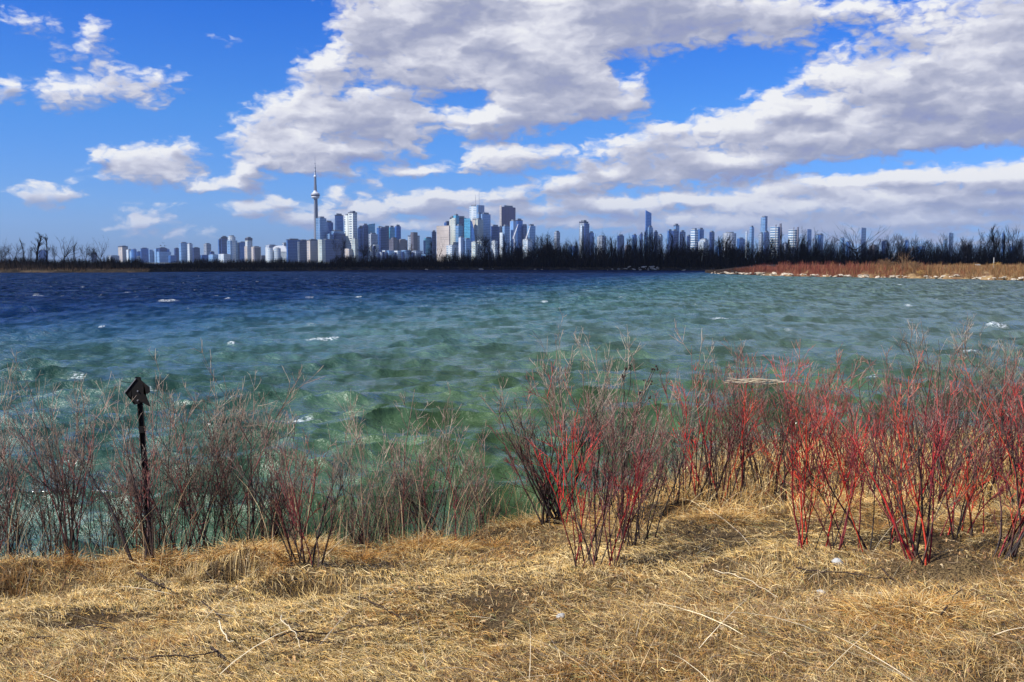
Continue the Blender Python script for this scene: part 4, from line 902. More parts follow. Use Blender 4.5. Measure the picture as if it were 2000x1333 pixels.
for (px, top, kd, wd_, lb) in [
 (665, 452, 'multi', 1.0, 'dark bare tree with upright forks just right of the tall needle tower'), (709, 452, 'spread', .95, 'wide black bare tree in front of the blue slab towers right of the needle tower'),
 (728, 475, 'bush', 1.3, 'dense dark tree at the right foot of the wide black bare tree'), (802, 472, 'multi', 1.1, 'bare tree in front of the grey flat topped tower'),
 (820, 478, 'fork', .9, 'thin bare tree right of the grey flat topped tower'), (838, 482, 'multi', 1.2, 'dark bare tree in front of the small teal tower'),
 (861, 462, 'fork', .8, 'tall bare tree against the broad beige slab building'), (846, 470, 'poplar', 1.2, 'slim bare tree at the left edge of the broad beige slab'),
 (885, 478, 'multi', .9, 'thin bare tree right of the beige slab'), (915, 478, 'multi', 1.0, 'bare tree below the curved glass tower'), (949, 455, 'bush', 1.0, 'thick dark tree in front of the pale stepped tower'),
 (962, 462, 'multi', 1.1, 'dark bare tree left of the purple tower'), (980, 456, 'multi', 1.1, 'dark bare tree in front of the purple tower'), (1000, 468, 'bush', 1.2, 'dense dark tree at the right foot of the purple tower'),
 (1018, 470, 'multi', 1.2, 'bare tree below the left crane'), (1035, 468, 'multi', 1.2, 'bare tree below the right crane'), (1056, 456, 'bush', 1.0, 'black bushy tree at the right end of the downtown cluster'), (1064, 444, 'multi', .9, 'tall thin bare tree at the right end of the downtown cluster'),
 (940, 482, 'bush', 1.2, 'low black tree under the pale stepped tower')]:
    tree(px, top, kd, FYf(px) + random.uniform(15, 60), lb, G2, wid=wd_)
tree(1668, 434, 'spread', 640, 'large bare tree with the widest crown in the belt right of the twin balcony towers', G3, wid=1.15, i=0)
tree(1418, 455, 'bush', 650, 'dense round topped dark tree in front of the grey round building', G3, wid=1.1)
tree(1548, 458, 'spread', 650, 'dark curly bare tree in front of the rounder balcony tower', G3, wid=.9)
tree(1884, 466, 'bush', 650, 'black bushy tree right of the short dark slab near the right edge', G3, wid=1.0)
tree(1975, 434, 'multi', 655, 'tallest leaning bare tree near the right photo edge', G3, wid=1.0)
tree(1940, 436, 'poplar', 660, 'tall slim bare tree left of the tallest leaning tree near the right edge', G3, wid=1.4)
ORD = ['', 'second ', 'third ', 'fourth ', 'fifth ', 'sixth ', 'seventh ', 'eighth ', 'ninth ', 'tenth ', 'eleventh ', 'twelfth ', 'thirteenth ', 'fourteenth ', 'fifteenth ']
SECT = [(960, 'under the downtown cluster'), (1050, 'right of the downtown cluster'), (1120, 'by the diagonal faced tower'), (1170, 'left of the slanted blue tower'), (1245, 'at the slanted blue tower'), (1300, 'below the raised centre tower'),
 (1345, 'by the balcony striped tower'), (1400, 'by the grey round building'), (1460, 'below the highest slim tower'), (1500, 'by the twin balcony towers'), (1570, 'by the last blue pair'), (1620, 'at the widest crowned tree'),
 (1700, 'left behind the lone tan tree'), (1760, 'right behind the lone tan tree'), (1830, 'by the short dark slab'), (1880, 'left of the white marker post'), (1940, 'right of the white marker post')]
def sect(px):
    r_ = ('just right of the needle tower' if px < 720 else 'under the dark blue group' if px < 800 else 'under the beige slab') if px >= 600 else 'left of the needle tower'
    for a_, n_ in SECT:
        if px >= a_: r_ = n_
    return r_
def number_labels(items, fmt):
    """items (px, kind words, object): each label names its kind, its stretch of shore and its turn from the left"""
    grp = {}
    for px, kd, o in sorted(items, key=lambda q: q[0]): grp.setdefault((kd, sect(px)), []).append(o)
    for (kd, se), os_ in grp.items():
        for i_, o in enumerate(os_):
            o['label'] = fmt.format(o=('leftmost ' if i_ == 0 and len(os_) > 1 else (ORD[i_] if i_ < 15 else '%dth ' % (i_ + 1))), k=kd, s=se)
            if len(os_) == 1: o['label'] = fmt.format(o='only ', k=kd, s=se)
number_labels(BI, '{o}{k} spit boulder {s}'); number_labels(BJ, '{o}{k} shore boulder {s}')
KW = {'multi': 'many stemmed', 'poplar': 'slim upright', 'fork': 'forked', 'bush': 'low bushy'}
items = []
for k in range(190):
    px = 1050 + 955 * (k + random.random()) / 190; top = random.gauss(462, 8) - 6 * math.sin(px / 60.0)
    if 1668 - 40 < px < 1668 + 40: top = max(top, 470)
    kd = random.choice(['multi', 'multi', 'poplar', 'fork', 'multi']); tall = top < 459
    o = tree(px, max(top, 441), kd, FYf(px) + random.uniform(5, 80), 'x', G3, wid=random.uniform(.75, 1.15)); items.append((px, ('tall ' if tall else 'short ') + KW[kd], o))
number_labels(items, '{o}{k} dark tree {s}'); items = []
for k in range(56):
    px = random.choice([random.uniform(960, 2005), random.uniform(960, 2005), random.uniform(640, 960)])
    o = tree(px, random.uniform(478, 488) if px > 960 else random.uniform(492, 501), 'bush', FYf(px) + random.uniform(5, 50), 'x', 'low bushy trees of the far shore', wid=random.uniform(1, 1.6)); items.append((px, 'low bushy', o))
number_labels(items, '{o}{k} understorey tree {s}')
TC = (.17, .105, .06); PR['tan'] = [make_proto('spread', 21), make_proto('bush', 22)]
TC = (.40, .25, .09); PR['yellow'] = [make_proto('bush', 23)]
tree(1761, 480, 'tan', SPf(1761) + 3, 'tan brown bare tree on the spit shoreline, leaning over the rubble', 'trees on the spit', zb=.8, wid=.85, i=0)
tree(1728, 502, 'tan', SPf(1728) + 22, 'small tan shrub like tree left of the lone tan tree on the spit', 'trees on the spit', zb=2.2, wid=1.2, i=1)
tree(1785, 508, 'tan', SPf(1785) + 10, 'low grey brown bush right of the lone tan tree', 'trees on the spit', zb=1.6, wid=1.3, i=1)
tree(1796, 526, 'yellow', SPf(1796) + 1.2, 'bright yellow bush at the waterline right of the lone tan tree', 'trees on the spit', zb=.5, wid=1.6, i=0)
tree(1946, 511, 'yellow', SPf(1946) + 50, 'round orange bush beside the white marker post', 'trees on the spit', zb=3.0, wid=1.9, i=0)
for q in [o for k in PR.values() for o in k]:
    if q.name not in used:
        for ch in list(q.children): bpy.data.objects.remove(ch)
        bpy.data.objects.remove(q)

# ---------------------------------------------------------------- the city, 5.4 km away
CD = 5460.0
def facade(name, wall, glass, fh=9.0, fw=7.0, hfrac=.45, vfrac=.7, rough=.35, metal=.0, var=.3, spec=.5):
    """wall colour with window rows and columns in metres, each pane a slightly different tone"""
    m, t, b = mat(name, rough=rough, spec=spec, metal=metal)
    tc = N(t, 'ShaderNodeTexCoord'); s_ = N(t, 'ShaderNodeSeparateXYZ'); t.links.new(tc.outputs['Object'], s_.inputs[0])
    hx = mth(t, 'ADD', s_.outputs[0], s_.outputs[1])
    fz = mth(t, 'DIVIDE', s_.outputs[2], fh); fx = mth(t, 'DIVIDE', hx, fw)
    rz_ = mth(t, 'LESS_THAN', mth(t, 'FRACT', fz), hfrac); rx_ = mth(t, 'LESS_THAN', mth(t, 'FRACT', fx), vfrac)
    win = mth(t, 'MULTIPLY', rz_, rx_)
    cell = N(t, 'ShaderNodeCombineXYZ'); t.links.new(mth(t, 'FLOOR', fx), cell.inputs[0]); t.links.new(mth(t, 'FLOOR', fz), cell.inputs[1])
    oi = N(t, 'ShaderNodeObjectInfo'); t.links.new(mth(t, 'MULTIPLY', oi.outputs['Random'], 50), cell.inputs[2])
    wn = N(t, 'ShaderNodeTexWhiteNoise'); t.links.new(cell.outputs[0], wn.inputs['Vector'])
    gc = mixc(t, 1.0, glass, mapr(t, wn.outputs['Value'], 0, 1, 1 - var, 1 + var, False), 'MULTIPLY')
    base = mixc(t, win, wall, gc)
    big = noise(t, tc.outputs['Object'], .012, 2, .5)
    base = mixc(t, 1.0, base, mapr(t, big, .35, .65, .85, 1.12), 'MULTIPLY')
    base = mixc(t, 1.0, base, mapr(t, oi.outputs['Random'], 0, 1, .85, 1.12, False), 'MULTIPLY')
    t.links.new(base, b.inputs['Base Color']); t.links.new(mth(t, 'MULTIPLY_ADD', win, -.2, rough), b.inputs['Roughness'])
    return m
MB_ = {
 'blue': facade('blue_glass', (.06, .17, .42), (.02, .10, .36), 8, 6, .6, .8, .3, .25),
 'dblue': facade('dark_blue_glass', (.025, .06, .20), (.008, .03, .15), 9, 7, .6, .8, .3, .2),
 'lblue': facade('pale_blue_glass', (.20, .33, .52), (.08, .21, .44), 9, 6, .5, .75, .35, .15),
 'teal': facade('teal_glass', (.12, .38, .52), (.04, .24, .42), 8, 8, .6, .8, .3, .2),
 'white': facade('white_concrete', (.48, .53, .57), (.17, .28, .42), 10, 9, .42, .6, .6),
 'dots': facade('dotted_panels', (.58, .63, .62), (.05, .10, .20), 13, 11, .38, .42, .6),
 'cream': facade('cream_stone', (.46, .49, .45), (.22, .32, .38), 9, 8, .45, .6, .7),
 'beige': facade('beige_concrete', (.44, .39, .35), (.20, .23, .32), 9, 7, .4, .6, .8),
 'grey': facade('grey_concrete', (.34, .38, .44), (.09, .14, .24), 9, 7, .5, .7, .6),
 'slab': facade('plain_beige_slab', (.42, .37, .34), (.36, .32, .30), 12, 14, .3, .9, .8),
 'brown': facade('dark_stone', (.12, .11, .14), (.04, .05, .09), 8, 7, .5, .7, .6),
 'purple': facade('purple_granite', (.13, .055, .13), (.05, .03, .13), 600, 9, .99, .5, .4),
 'rib': facade('pale_ribbed', (.50, .56, .66), (.12, .24, .46), 600, 13, .99, .5, .4),
 'balc': facade('balcony_bands', (.62, .68, .70), (.08, .18, .34), 13, 400, .52, .99, .5),
}
m_roof, _, _ = mat('roof_plant', (.16, .18, .22), .8, .2); m_conc, _, _ = mat('tower_concrete', (.14, .155, .20), .8, .2)
m_pod, _, _ = mat('pod_white', (.52, .55, .60), .4, .4); m_podg, _, _ = mat('pod_glass', (.06, .06, .10), .25, .6); m_mast, _, _ = mat('mast_white', (.36, .38, .44), .5, .4); m_capd, _, _ = mat('dark_cap', (.03, .035, .07), .5, .4)
m_wroof, _, _ = mat('white_roof', (.80, .82, .84), .6, .3)
AL = R(35)
def prism(name, foot, z0, z1, m, parent, slant=None):
    """foot: list of (x,y); top height may vary with x: slant = (xa, za, xb, zb)"""
    n = len(foot); lo = [(x, y, z0) for x, y in foot]
    def zt(x): return z1 if slant is None else slant[1] + (slant[3] - slant[1]) * min(max((x - slant[0]) / (slant[2] - slant[0]), 0), 1)
    hi = [(x, y, zt(x)) for x, y in foot]; me = bpy.data.meshes.new(name)
    me.from_pydata(lo + hi, [], [tuple(range(n))[::-1], tuple(range(n, 2 * n))] + [(i, (i + 1) % n, n + (i + 1) % n, n + i) for i in range(n)])
    me.materials.append(m); me.update(); o = bpy.data.objects.new(name, me); COL.objects.link(o); o.parent = parent; return o
def footprint(Wd, f):
    """rotated rectangle seen Wd wide, its sun side taking the fraction f of the width; origin at the left corner"""
    f = min(max(f, .06), .94); a = f * Wd / math.cos(AL); b_ = (1 - f) * Wd / math.sin(AL)
    b_ = min(b_, 3.2 * a + 20)
    # near corner at x=f*Wd, sun face runs back-left, shade face runs back-right
    p0 = (f * Wd, 0.0); p1 = (0.0, f * Wd * math.tan(AL)); kk = (1 - f) * Wd
    p2 = (Wd, kk / math.tan(AL)) if kk / math.tan(AL) < 90 else (Wd, 90.0)
    p3 = (p1[0] + p2[0] - p0[0], p1[1] + p2[1] - p0[1]); return [p0, p2, p3, p1]
def shrink(fp, k):
    cx = sum(p[0] for p in fp) / len(fp); cy = sum(p[1] for p in fp) / len(fp); return [(cx + (x - cx) * k, cy + (y - cy) * k) for x, y in fp]
def curve_fp(Wd, n=14): return [(Wd / 2 + Wd / 2 * math.cos(a), Wd * .4 + Wd * .4 * math.sin(a)) for a in [2 * math.pi * i / n for i in range(n)]]
GB = 'buildings of the far city skyline'
MB = {}
def bld(x0, x1, top, sty, lab, f=.4, D=None, kind='tower', dD=0, roof=True, steps=None, slant=None, cat='building', name='tower_block', rnd=False, cap=None, ant=None, zb=2.2):
    """x0,x1,top in photo pixels"""
    D = (D or CD) + dD; X0 = xat(x0, D); X1 = xat(x1, D); Wd = X1 - X0; zt = at(x0, top, D).z
    root = empty(name, (X0, D, zb), lab, cat, GB); fp = curve_fp(Wd) if rnd else footprint(Wd, f); H = zt - zb; m = MB_[sty]
    sl_ = None
    if slant: sl_ = (0, at(x0, slant[0], D).z - zb, Wd, at(x0, slant[1], D).z - zb)
    hroof = min(.045 * H, 9) if (roof and not slant) else 0
    prism('wall', fp, 0, H - hroof, m, root, sl_)
    if hroof: prism('roof_plant', shrink(fp, .62), H - hroof + .02, H, m_roof, root)
    if cap: prism('crown_band', shrink(fp, 1.03), H - hroof - cap, H - hroof + .6, m_capd, root)
    for s_ in steps or []:              # lower wings: (x0, x1, top, style, f)
        a0 = xat(s_[0], D) - X0; w_ = xat(s_[1], D) - xat(s_[0], D); z_ = at(x0, s_[2], D).z - zb
        fp2 = [(x + a0, y - 9) for x, y in footprint(w_, s_[4] if len(s_) > 4 else f)]; wg = prism('wing', fp2, 0, z_, MB_[s_[3]], root)
    for (ax, at_, r_) in ant or []:
        xx = xat(ax, D) - X0; z_ = at(x0, at_, D).z - zb; cy_ = sum(p[1] for p in fp) / 4
        v, f_ = tubes(np.array([[(xx, cy_, H - hroof - 1), (xx, cy_, (H + z_) / 2), (xx, cy_, z_)]]), np.array([[r_, r_ * .7, r_ * .45]]), 6); mesh_np('antenna', v, f_, m_mast, None, root)
    return root
B = bld
B(78,90,488,'blue','small blue block behind the tall black poplar on the far left',.1,D=6400); B(180,189,493,'dblue','low dark block among the trees left of the Y forked tree',.3,D=6300)
B(231,249,480,'beige','leftmost skyline building, grey brown with a rounded dark top',.6,cap=5,D=6300); B(248,259,487,'white','pale low block right of the leftmost skyline building',.5,D=6200,steps=[(254,268,491,'lblue')])
B(258,268,486,'blue','small round topped blue block near the left end of the skyline',.2,D=6100,rnd=True); B(269,277,491,'blue','low blue block with a white base near the left end',.2,D=6200,steps=[(269,278,500,'white')])
B(277,288,484,'blue','plain blue slab standing forward near the left end of the skyline',.12,D=6000); B(290,303,491,'lblue','low pale blue stepped block left of the crane topped group',.4,D=6300,steps=[(293,300,488,'lblue')])
B(303,312,485,'lblue','pale block at the left of the crane topped group',.5,D=6200); B(311,324,483,'dblue','wide dark blue block in the middle of the crane topped group',.3,D=6150,steps=[(308,330,492,'lblue')])
B(323,331,486,'blue','blue block at the right of the crane topped group',.3,D=6200); B(342,350,484,'dblue','small dark blue block left of the tall pale twin slabs',.4,D=6000)
B(351,366,473,'lblue','tall slab, white on the left and blue on the right, of the pale pair',.35,D=5900); B(367,377,475,'white','second tall slab of the pale pair, white sided',.55,D=5900)
B(378,389,483,'dblue','dark blue block right of the pale pair of slabs',.2,D=5900); B(394,406,498,'blue','low blue block below the lone grey slab',.2,D=5800)
B(399,412,475,'grey','lone grey slab in the gap left of the dark blue pair',.5,D=5900); B(411,419,491,'dblue','small low block at the foot of the lone grey slab',.4,D=5850)
B(407,425,497,'lblue','long low pale block right of the lone grey slab',.6,D=5700); B(426,448,496,'white','long low white block under the dark topped blue tower',.6,D=5650)
B(428,436,466,'blue','lower left half of the dark topped blue pair',.3,D=5800); B(434,444,461,'dblue','taller right half of the dark topped blue pair',.15,D=5790,cap=9)
B(446,461,460,'white','tall pale tower with round shoulders right of the dark topped pair',.45,D=5700,steps=[(445,463,470,'lblue')],rnd=True); B(463,472,474,'lblue','pale half of the medium blue pair right of the round shouldered tower',.4,D=5750)
B(469,480,472,'blue','blue half of the medium pair right of the round shouldered tower',.15,D=5740); B(480,493,463,'cream','tower with a dark box top on a beige base',.5,D=5700,cap=14,steps=[(479,492,481,'beige'),(481,492,472,'white')])
B(492,508,481,'beige','squat beige block right of the dark box topped tower',.35,D=5650,steps=[(497,508,484,'brown',.3)]); B(519,540,478,'grey','low grey domed building left of the bright white arch',.4,D=5650,steps=[(520,534,484,'white')])
B(523,534,484,'white','low pale block in front of the grey domed building',.5,D=5500,rnd=True); B(536,549,484,'white','low round white block beneath the arch',.5,D=5480,rnd=True)
B(552,561,474,'grey','narrow grey block right of the bright white arch',.5,D=5600); B(561,584,466,'blue','wide blue tower, first of the row of flat tops left of the needle tower',.12,D=5350,cap=3)
B(586,600,468,'dblue','dark blue block, second of the flat tops left of the needle tower',.15,D=5350,steps=[(584,588,472,'white')]); B(600,621,467,'beige','grey beige block, third of the flat tops, at the foot of the needle tower',.35,D=5340,cap=3)
B(618,637,423,'lblue','tall tower beside the needle tower, white left half and blue right half',.48,D=5400); B(637,650,431,'blue','blue tower right of the half white tower',.15,D=5480)
B(656,670,417,'blue','tall slim blue tower left of the dotted white tower',.15,D=5500,cap=4); B(643,670,449,'lblue','stepped pale block below the tall slim blue tower',.4,D=5420,steps=[(637,660,457,'lblue'),(652,673,456,'dblue',.1)])
B(623,667,467,'dblue','broad dark blue building with small windows right of the needle tower foot',.2,D=5250,steps=[(622,637,468,'cream',.6)]); B(674,684,418,'dots','lower left half of the dotted white tower',.7,D=5500)
B(681,698,412,'dots','taller right half of the dotted white tower with a dark cap',.6,D=5470,cap=5); B(687,700,465,'cream','short cream tower at the foot of the dotted white tower',.6,D=5300,steps=[(674,690,486,'beige')])
B(701,712,441,'dblue','thin blue tower right of the dotted white tower',.4,D=5500,steps=[(700,712,447,'blue')]); B(710,719,437,'dblue','dark narrow tower left of the teal slanted tower',.15,D=5480)
B(716,732,437,'teal','teal tower with a slanted roof',.35,D=5520,slant=(440,436)); B(721,737,455,'grey','blue grey block below the teal slanted tower',.3,D=5350)
B(737,748,442,'blue','lit left edge tower of the broad dark blue group',.35,D=5450); B(741,755,443,'dblue','dark tower in the centre of the broad dark blue group',.25,D=5420); B(751,762,441,'dblue','flat topped back tower of the broad dark blue group',.1,D=5500)
B(761,771,441,'teal','teal tower with pale side right of the broad dark blue group',.2,D=5480); B(772,783,439,'blue','blue tower with a small mast right of the teal one',.3,D=5440,ant=[(777,436,1.6)])
B(760,779,466,'brown','dark brown domed block low in front of the blue towers',.4,D=5250,rnd=True,steps=[(766,775,464,'brown')]); B(777,795,467,'brown','dark brown box beside the domed block',.3,D=5260)
B(797,819,458,'grey','grey flat topped tower standing alone with a dark box roof',.45,D=5350,cap=4,steps=[(803,816,454,'brown')])
for (a_, b_, t_, s_, l_) in [(729,740,478,'white','small bright white tower at the left of the low waterfront row'),(738,755,493,'grey','dark fronted low block in the waterfront row left of centre'),(747,760,489,'white','pale low block with white roof in the waterfront row below the domed block'),
   (752,771,490,'lblue','pale blue low block in the waterfront row below the dark towers'),(770,786,490,'white','white low block in the waterfront row right of the domed block'),(784,803,489,'lblue','pale block at the right end of the waterfront row'),(803,825,490,'grey','grey low block under the grey flat topped tower'),(822,846,497,'lblue','faint pale low block right of the waterfront row')]:
    B(a_,b_,t_,s_,l_,.45,D=5000,roof=False,steps=[(a_ + 1,(a_ + b_) / 2,t_ + 3,'dblue',.2)])
B(829,845,463,'teal','short teal tower left of the beige slab',.2,D=5400,steps=[(828,836,470,'blue')]); B(844,852,450,'dblue','narrow dark blue tower touching the beige slab',.15,D=5420)
B(852,880,441,'slab','broad plain beige slab building',.93,D=5300,roof=False); B(868,880,432,'blue','stepped blue building behind the beige slab',.3,D=5500,steps=[(871,880,434,'dblue')])
B(879,888,422,'cream','cream green tower with a dark shoulder right of the beige slab',.6,D=5420,steps=[(878,890,430,'cream',.7)],cap=8); B(886,897,418,'teal','teal tower topped by a thin mast with a ball',.45,D=5400,ant=[(892,409,1.5)],steps=[(883,892,426,'cream',.8)])
B(893,910,422,'dblue','dark blue tower with flat black top left of the curved glass tower',.12,D=5450,cap=6); B(890,905,438,'lblue','pale blue tower in front of the flat black topped one',.4,D=5380)
# tower with the quarter-round flank
D_ = 5360; rt = empty('curved_tower', (xat(907, D_), D_, 2.2), 'teal glass tower whose right side curves down like a sail', 'building', GB)
w1 = xat(919, D_) - xat(907, D_); w2 = xat(928, D_) - xat(907, D_); Hc = at(907, 427, D_).z - 2.2; prism('wall', [(0, 8), (w1, 0), (w1, 40), (0, 40)], 0, Hc, MB_['teal'], rt)
prof = [(w1 + .2, 0)] + [(w1 + .2 + (w2 - w1) * math.sin(a), 0) for a in np.linspace(0, math.pi / 2, 9)]
pts = [(w1 + .2, 0)] + [(w2, 0)] + [(w1 + .2 + (w2 - w1) * math.cos(a), Hc * .32 + Hc * .64 * math.sin(a)) for a in np.linspace(0, math.pi / 2, 10)]
solid_outline('curved_flank', pts, 34, MB_['blue'], rt, 20)
B(917,933,400,'white','tallest white tower of the downtown cluster with two roof masts',.9,D=5600,cap=None,ant=[(929,380,2.0),(936,376,2.0)],steps=[(931,946,401,'rib',.25)]); B(931,942,415,'lblue','pale block with stepped top in front of the tallest white tower',.4,D=5500)
B(940,958,415,'lblue','wide pale blue grey tower right of the tallest white tower',.12,D=5450); B(921,932,427,'beige','pinkish step below the tallest white tower',.7,D=5480)
B(928,944,426,'cream','cream tower with blue stepped side left of the thick dark tree',.35,D=5400,steps=[(926,936,440,'cream',.7)]); B(959,976,439,'dblue','low dark blue tower between pale blue grey and purple towers',.12,D=5420)
B(978,1007,401,'purple','purple ribbed tower, widest of the tall downtown towers',.10,D=5550,cap=None,steps=[(976,980,402,'beige',.9)]); B(981,996,439,'lblue','pale blue block in front of the purple tower',.3,D=5350,steps=[(976,983,455,'white',.8)])
B(996,1009,429,'rib','pale ribbed tower at the lower right of the purple tower',.5,D=5400); B(1007,1021,427,'blue','blue tower right of the pale ribbed tower',.25,D=5450,cap=3)
B(1019,1031,438,'dblue','dark blue half of the last downtown pair',.25,D=5480); B(1029,1046,438,'lblue','light blue half of the last downtown pair',.3,D=5440)
B(896,907,462,'rib','white and purple ribbed low tower left of the curved tower foot',.4,D=5150); B(906,920,465,'lblue','pale lilac low tower below the curved glass tower',.3,D=5160)
B(921,934,471,'cream','sunlit cream low block at the foot of the downtown cluster',.6,D=5100); B(932,946,468,'white','bright pale low block under the cream tower',.6,D=5120)
B(960,972,469,'white','white low block left of the purple tower',.6,D=5150); B(1021,1040,466,'white','white low blocks below the last downtown pair',.5,D=5150); B(872,895,478,'white','scattered low white block below the beige slab',.5,D=5050)
B(1082,1094,451,'grey','grey blue tower among bare trees right of the downtown cluster',.35,D=5600)
B(1131,1149,430,'grey','grey tower with dark top and a white diagonal face',.5,D=5500,cap=7,steps=[(1133,1150,441,'white',.15),(1140,1151,437,'dblue',.2)]); B(1150,1160,452,'blue','blue tower at the right of the white diagonal faced one',.2,D=5550)
B(1166,1184,460,'grey','pale tower half hidden by trees right of the diagonal faced one',.5,D=5700); B(1205,1220,458,'dblue','dark blue squat tower in the trees left of the slanted blue tower',.2,D=5700)
B(1234,1244,457,'blue','small blue tower further left of the slanted blue tower',.3,D=5700); B(1249,1255,454,'dblue','narrow tower just left of the slanted blue tower',.3,D=5650)
B(1259,1273,414,'blue','tall dark blue tower with a slanted roof standing alone',.10,D=5500,slant=(411,416)); B(1264,1276,441,'lblue','lighter blue tower in front of the slanted one',.15,D=5400)
B(1276,1285,450,'dblue','low blue tower right of the slanted one',.2,D=5500); B(1283,1294,457,'white','pale grey tower with a white front right of the slanted one',.5,D=5450,steps=[(1283,1289,470,'white')])
B(1302,1314,448,'blue','flat blue tower left of the one with the raised centre',.2,D=5500); B(1314,1327,437,'lblue','tower with the raised centre between two flat blue ones',.3,D=5550,cap=3); B(1326,1340,450,'dblue','flat dark blue tower right of the raised centre',.2,D=5500)
B(1311,1326,448,'dblue','dark block below the raised centre tower',.2,D=5450); B(1340,1349,459,'dblue','low dark block left of the tower with white balcony stripes',.3,D=5500)
B(1348,1364,446,'balc','tower with bold white balcony stripes right of the flat blue ones',.45,D=5400); B(1362,1376,445,'blue','blue tower touching the white striped one',.2,D=5480,ant=[(1363,436,1.2)])
B(1366,1385,466,'white','low white terraced building below the striped tower',.5,D=5200,steps=[(1363,1380,472,'white')]); B(1384,1396,451,'dblue','blue tower by itself left of the grey round building',.3,D=5500)
B(1412,1438,453,'grey','grey round topped building behind the dense dark tree',.4,D=5450,rnd=True); B(1438,1458,464,'blue','low wide blue building left of the pale blue slab',.2,D=5600)
B(1454,1458,452,'white','very thin white chimney like tower',.5,D=5600,roof=False); B(1462,1473,441,'lblue','tall plain pale blue slab left of the highest right tower',.3,D=5500)
B(1484,1496,422,'lblue','highest slim tower on the right, pale with a dark blue side',.62,D=5700,steps=[(1491,1497,422.5,'dblue',.1)]); B(1480,1491,454,'grey','grey stepped block at the foot of the highest slim right tower',.4,D=5400); B(1490,1504,451,'dblue','dark blue block between the highest slim tower and balcony tower',.2,D=5450)
B(1504,1526,443,'balc','larger balcony banded tower with dark boxes on its roof',.6,D=5300,roof=False,steps=[(1519,1523.5,437,'brown'),(1511,1513,439,'brown'),(1518,1526.5,444.5,'dblue',.1)])
B(1539,1560,449,'balc','rounder balcony banded tower behind a curly tree',.5,D=5400,rnd=True,roof=False,steps=[(1553,1557,444,'brown'),(1546,1547.5,444,'brown')]); B(1526,1540,474,'grey','low grey block between the twin balcony towers',.4,D=5300)
B(1560,1575,476,'dblue','low dark block right of the rounder balcony tower',.3,D=5400); B(1574,1587,448,'blue','saturated plain blue slab right of the twin balcony towers',.08,D=5450,roof=False)
B(1590,1598,457,'lblue','pale edge tower of the last blue pair before the red brush',.5,D=5480); B(1596,1610,456,'blue','blue tower of the last pair before the red brush',.25,D=5450,cap=3)
B(1638,1650,463,'lblue','faint pale tower half hidden left of the widest crowned tree',.4,D=5800); B(1650,1664,471,'blue','low blue block behind the widest crowned tree',.2,D=5800)
B(1679,1696,445,'dblue','dark purple blue slab right of the widest crowned tree',.06,D=5500,roof=False); B(1720,1737,469,'dblue','low dark block in the trees above the lone tan tree',.3,D=5700)
B(1765,1777,468,'blue','faint blue block in the trees right of the lone tan tree',.3,D=5800); B(1840,1851,467,'lblue','pale low block left of the short dark slab near the right edge',.4,D=5700)
B(1850,1869,455,'dblue','short dark slab above the orange grass near the right edge',.06,D=5500,roof=False); B(1953,1962,452,'blue','last narrow blue tower near the right photo edge',.2,D=5600)
# low background blocks that fill the foot of the skyline
fill = [(212,230),(330,343),(389,398),(508,519),(560,575),(690,705),(1046,1060),(1060,1082),(1094,1110),(1110,1131),(1185,1204),(1220,1234),(1296,1304),(1396,1412),(1610,1638),(1696,1718),(1740,1764),(1790,1812),(1815,1838),(1880,1905),(1915,1940),(1970,1995)]
for i_, (a_, b_) in enumerate(fill):
    nb = ['low grey', 'low blue', 'low pale', 'low dark'][i_ % 4]; nb = ['', 'very '][(i_ // 4) % 2] + nb + [' narrow', ' wide', ''][(i_ // 8) % 3]; wh = 'left of the needle tower' if a_ < 600 else 'right of the downtown cluster' if a_ < 1250 else 'right of the slanted blue tower' if a_ < 1700 else 'behind the trees of the right spit' if a_ < 1900 else 'near the right photo edge'
    B(a_,b_,[494,480,484,478][i_ % 4] if a_ > 1040 else 499,['grey','blue','lblue','brown'][i_ % 4],f'{nb} block in the skyline gap {wh}, number {i_}'.replace(f', number {i_}', ''),.4,D=5900 + 20 * i_)
# white arched roof
D_ = 5520; rt = empty('arched_hall', (xat(532, D_), D_, 2.2), 'bright white arched roof hall left of the row of flat topped towers', 'building', GB); wv_ = xat(561, D_) - xat(532, D_)
h0 = at(532, 492, D_).z - 2.2; h1_ = at(532, 480, D_).z - 2.2; solid_outline('white_roof', [(0, h0 + .1), (wv_, h0 + .1)] + [(wv_ / 2 + wv_ / 2 * math.cos(a), h0 + .1 + (h1_ - h0) * math.sin(a) ** .7) for a in np.linspace(.05, math.pi - .05, 12)], 60, m_wroof, rt, 40); prism('wall', [(1, 12), (wv_ - 1, 12), (wv_ - 1, 68), (1, 68)], 0, h0, MB_['white'], rt)
# two tower cranes
m_crane, _, _ = mat('crane_white', (.75, .77, .80), .5, .3)
for (xa, ya, xb, yb, xm, lb) in ((1003, 466, 1012, 438, 1004.5, 'left of two white luffing cranes right of the purple tower'), (1028, 468, 1036, 441, 1029, 'right of two white luffing cranes, beside the last downtown pair')):
    D_ = 5000; rt = empty('tower_crane', (xat(xm, D_), D_, 2.2), lb, 'crane', 'cranes of the far city')
    def q3(px, py): p = at(px, py, D_); return (p.x - xat(xm, D_), 0, p.z - 2.2)
    v, f = tubes(np.array([[(0, 0, 0), (0, 0, 60), q3(xm, ya)]]), np.full((1, 3), 1.5), 4); mesh_np('mast', v, f, m_crane, None, rt)
    v, f = tubes(np.array([[q3(xm - 2, ya + 1), q3((xa + xb) / 2, (ya + yb) / 2), q3(xb, yb)]]), np.array([[2.0, 1.7, 1.2]]), 4); mesh_np('jib', v, f, m_crane, None, rt)
    v, f = tubes(np.array([[q3(xm - 4, ya), q3(xm - 2.5, ya - 4), q3(xb, yb)]]), np.full((1, 3), .5), 4); mesh_np('pendant', v, f, m_crane, None, rt)
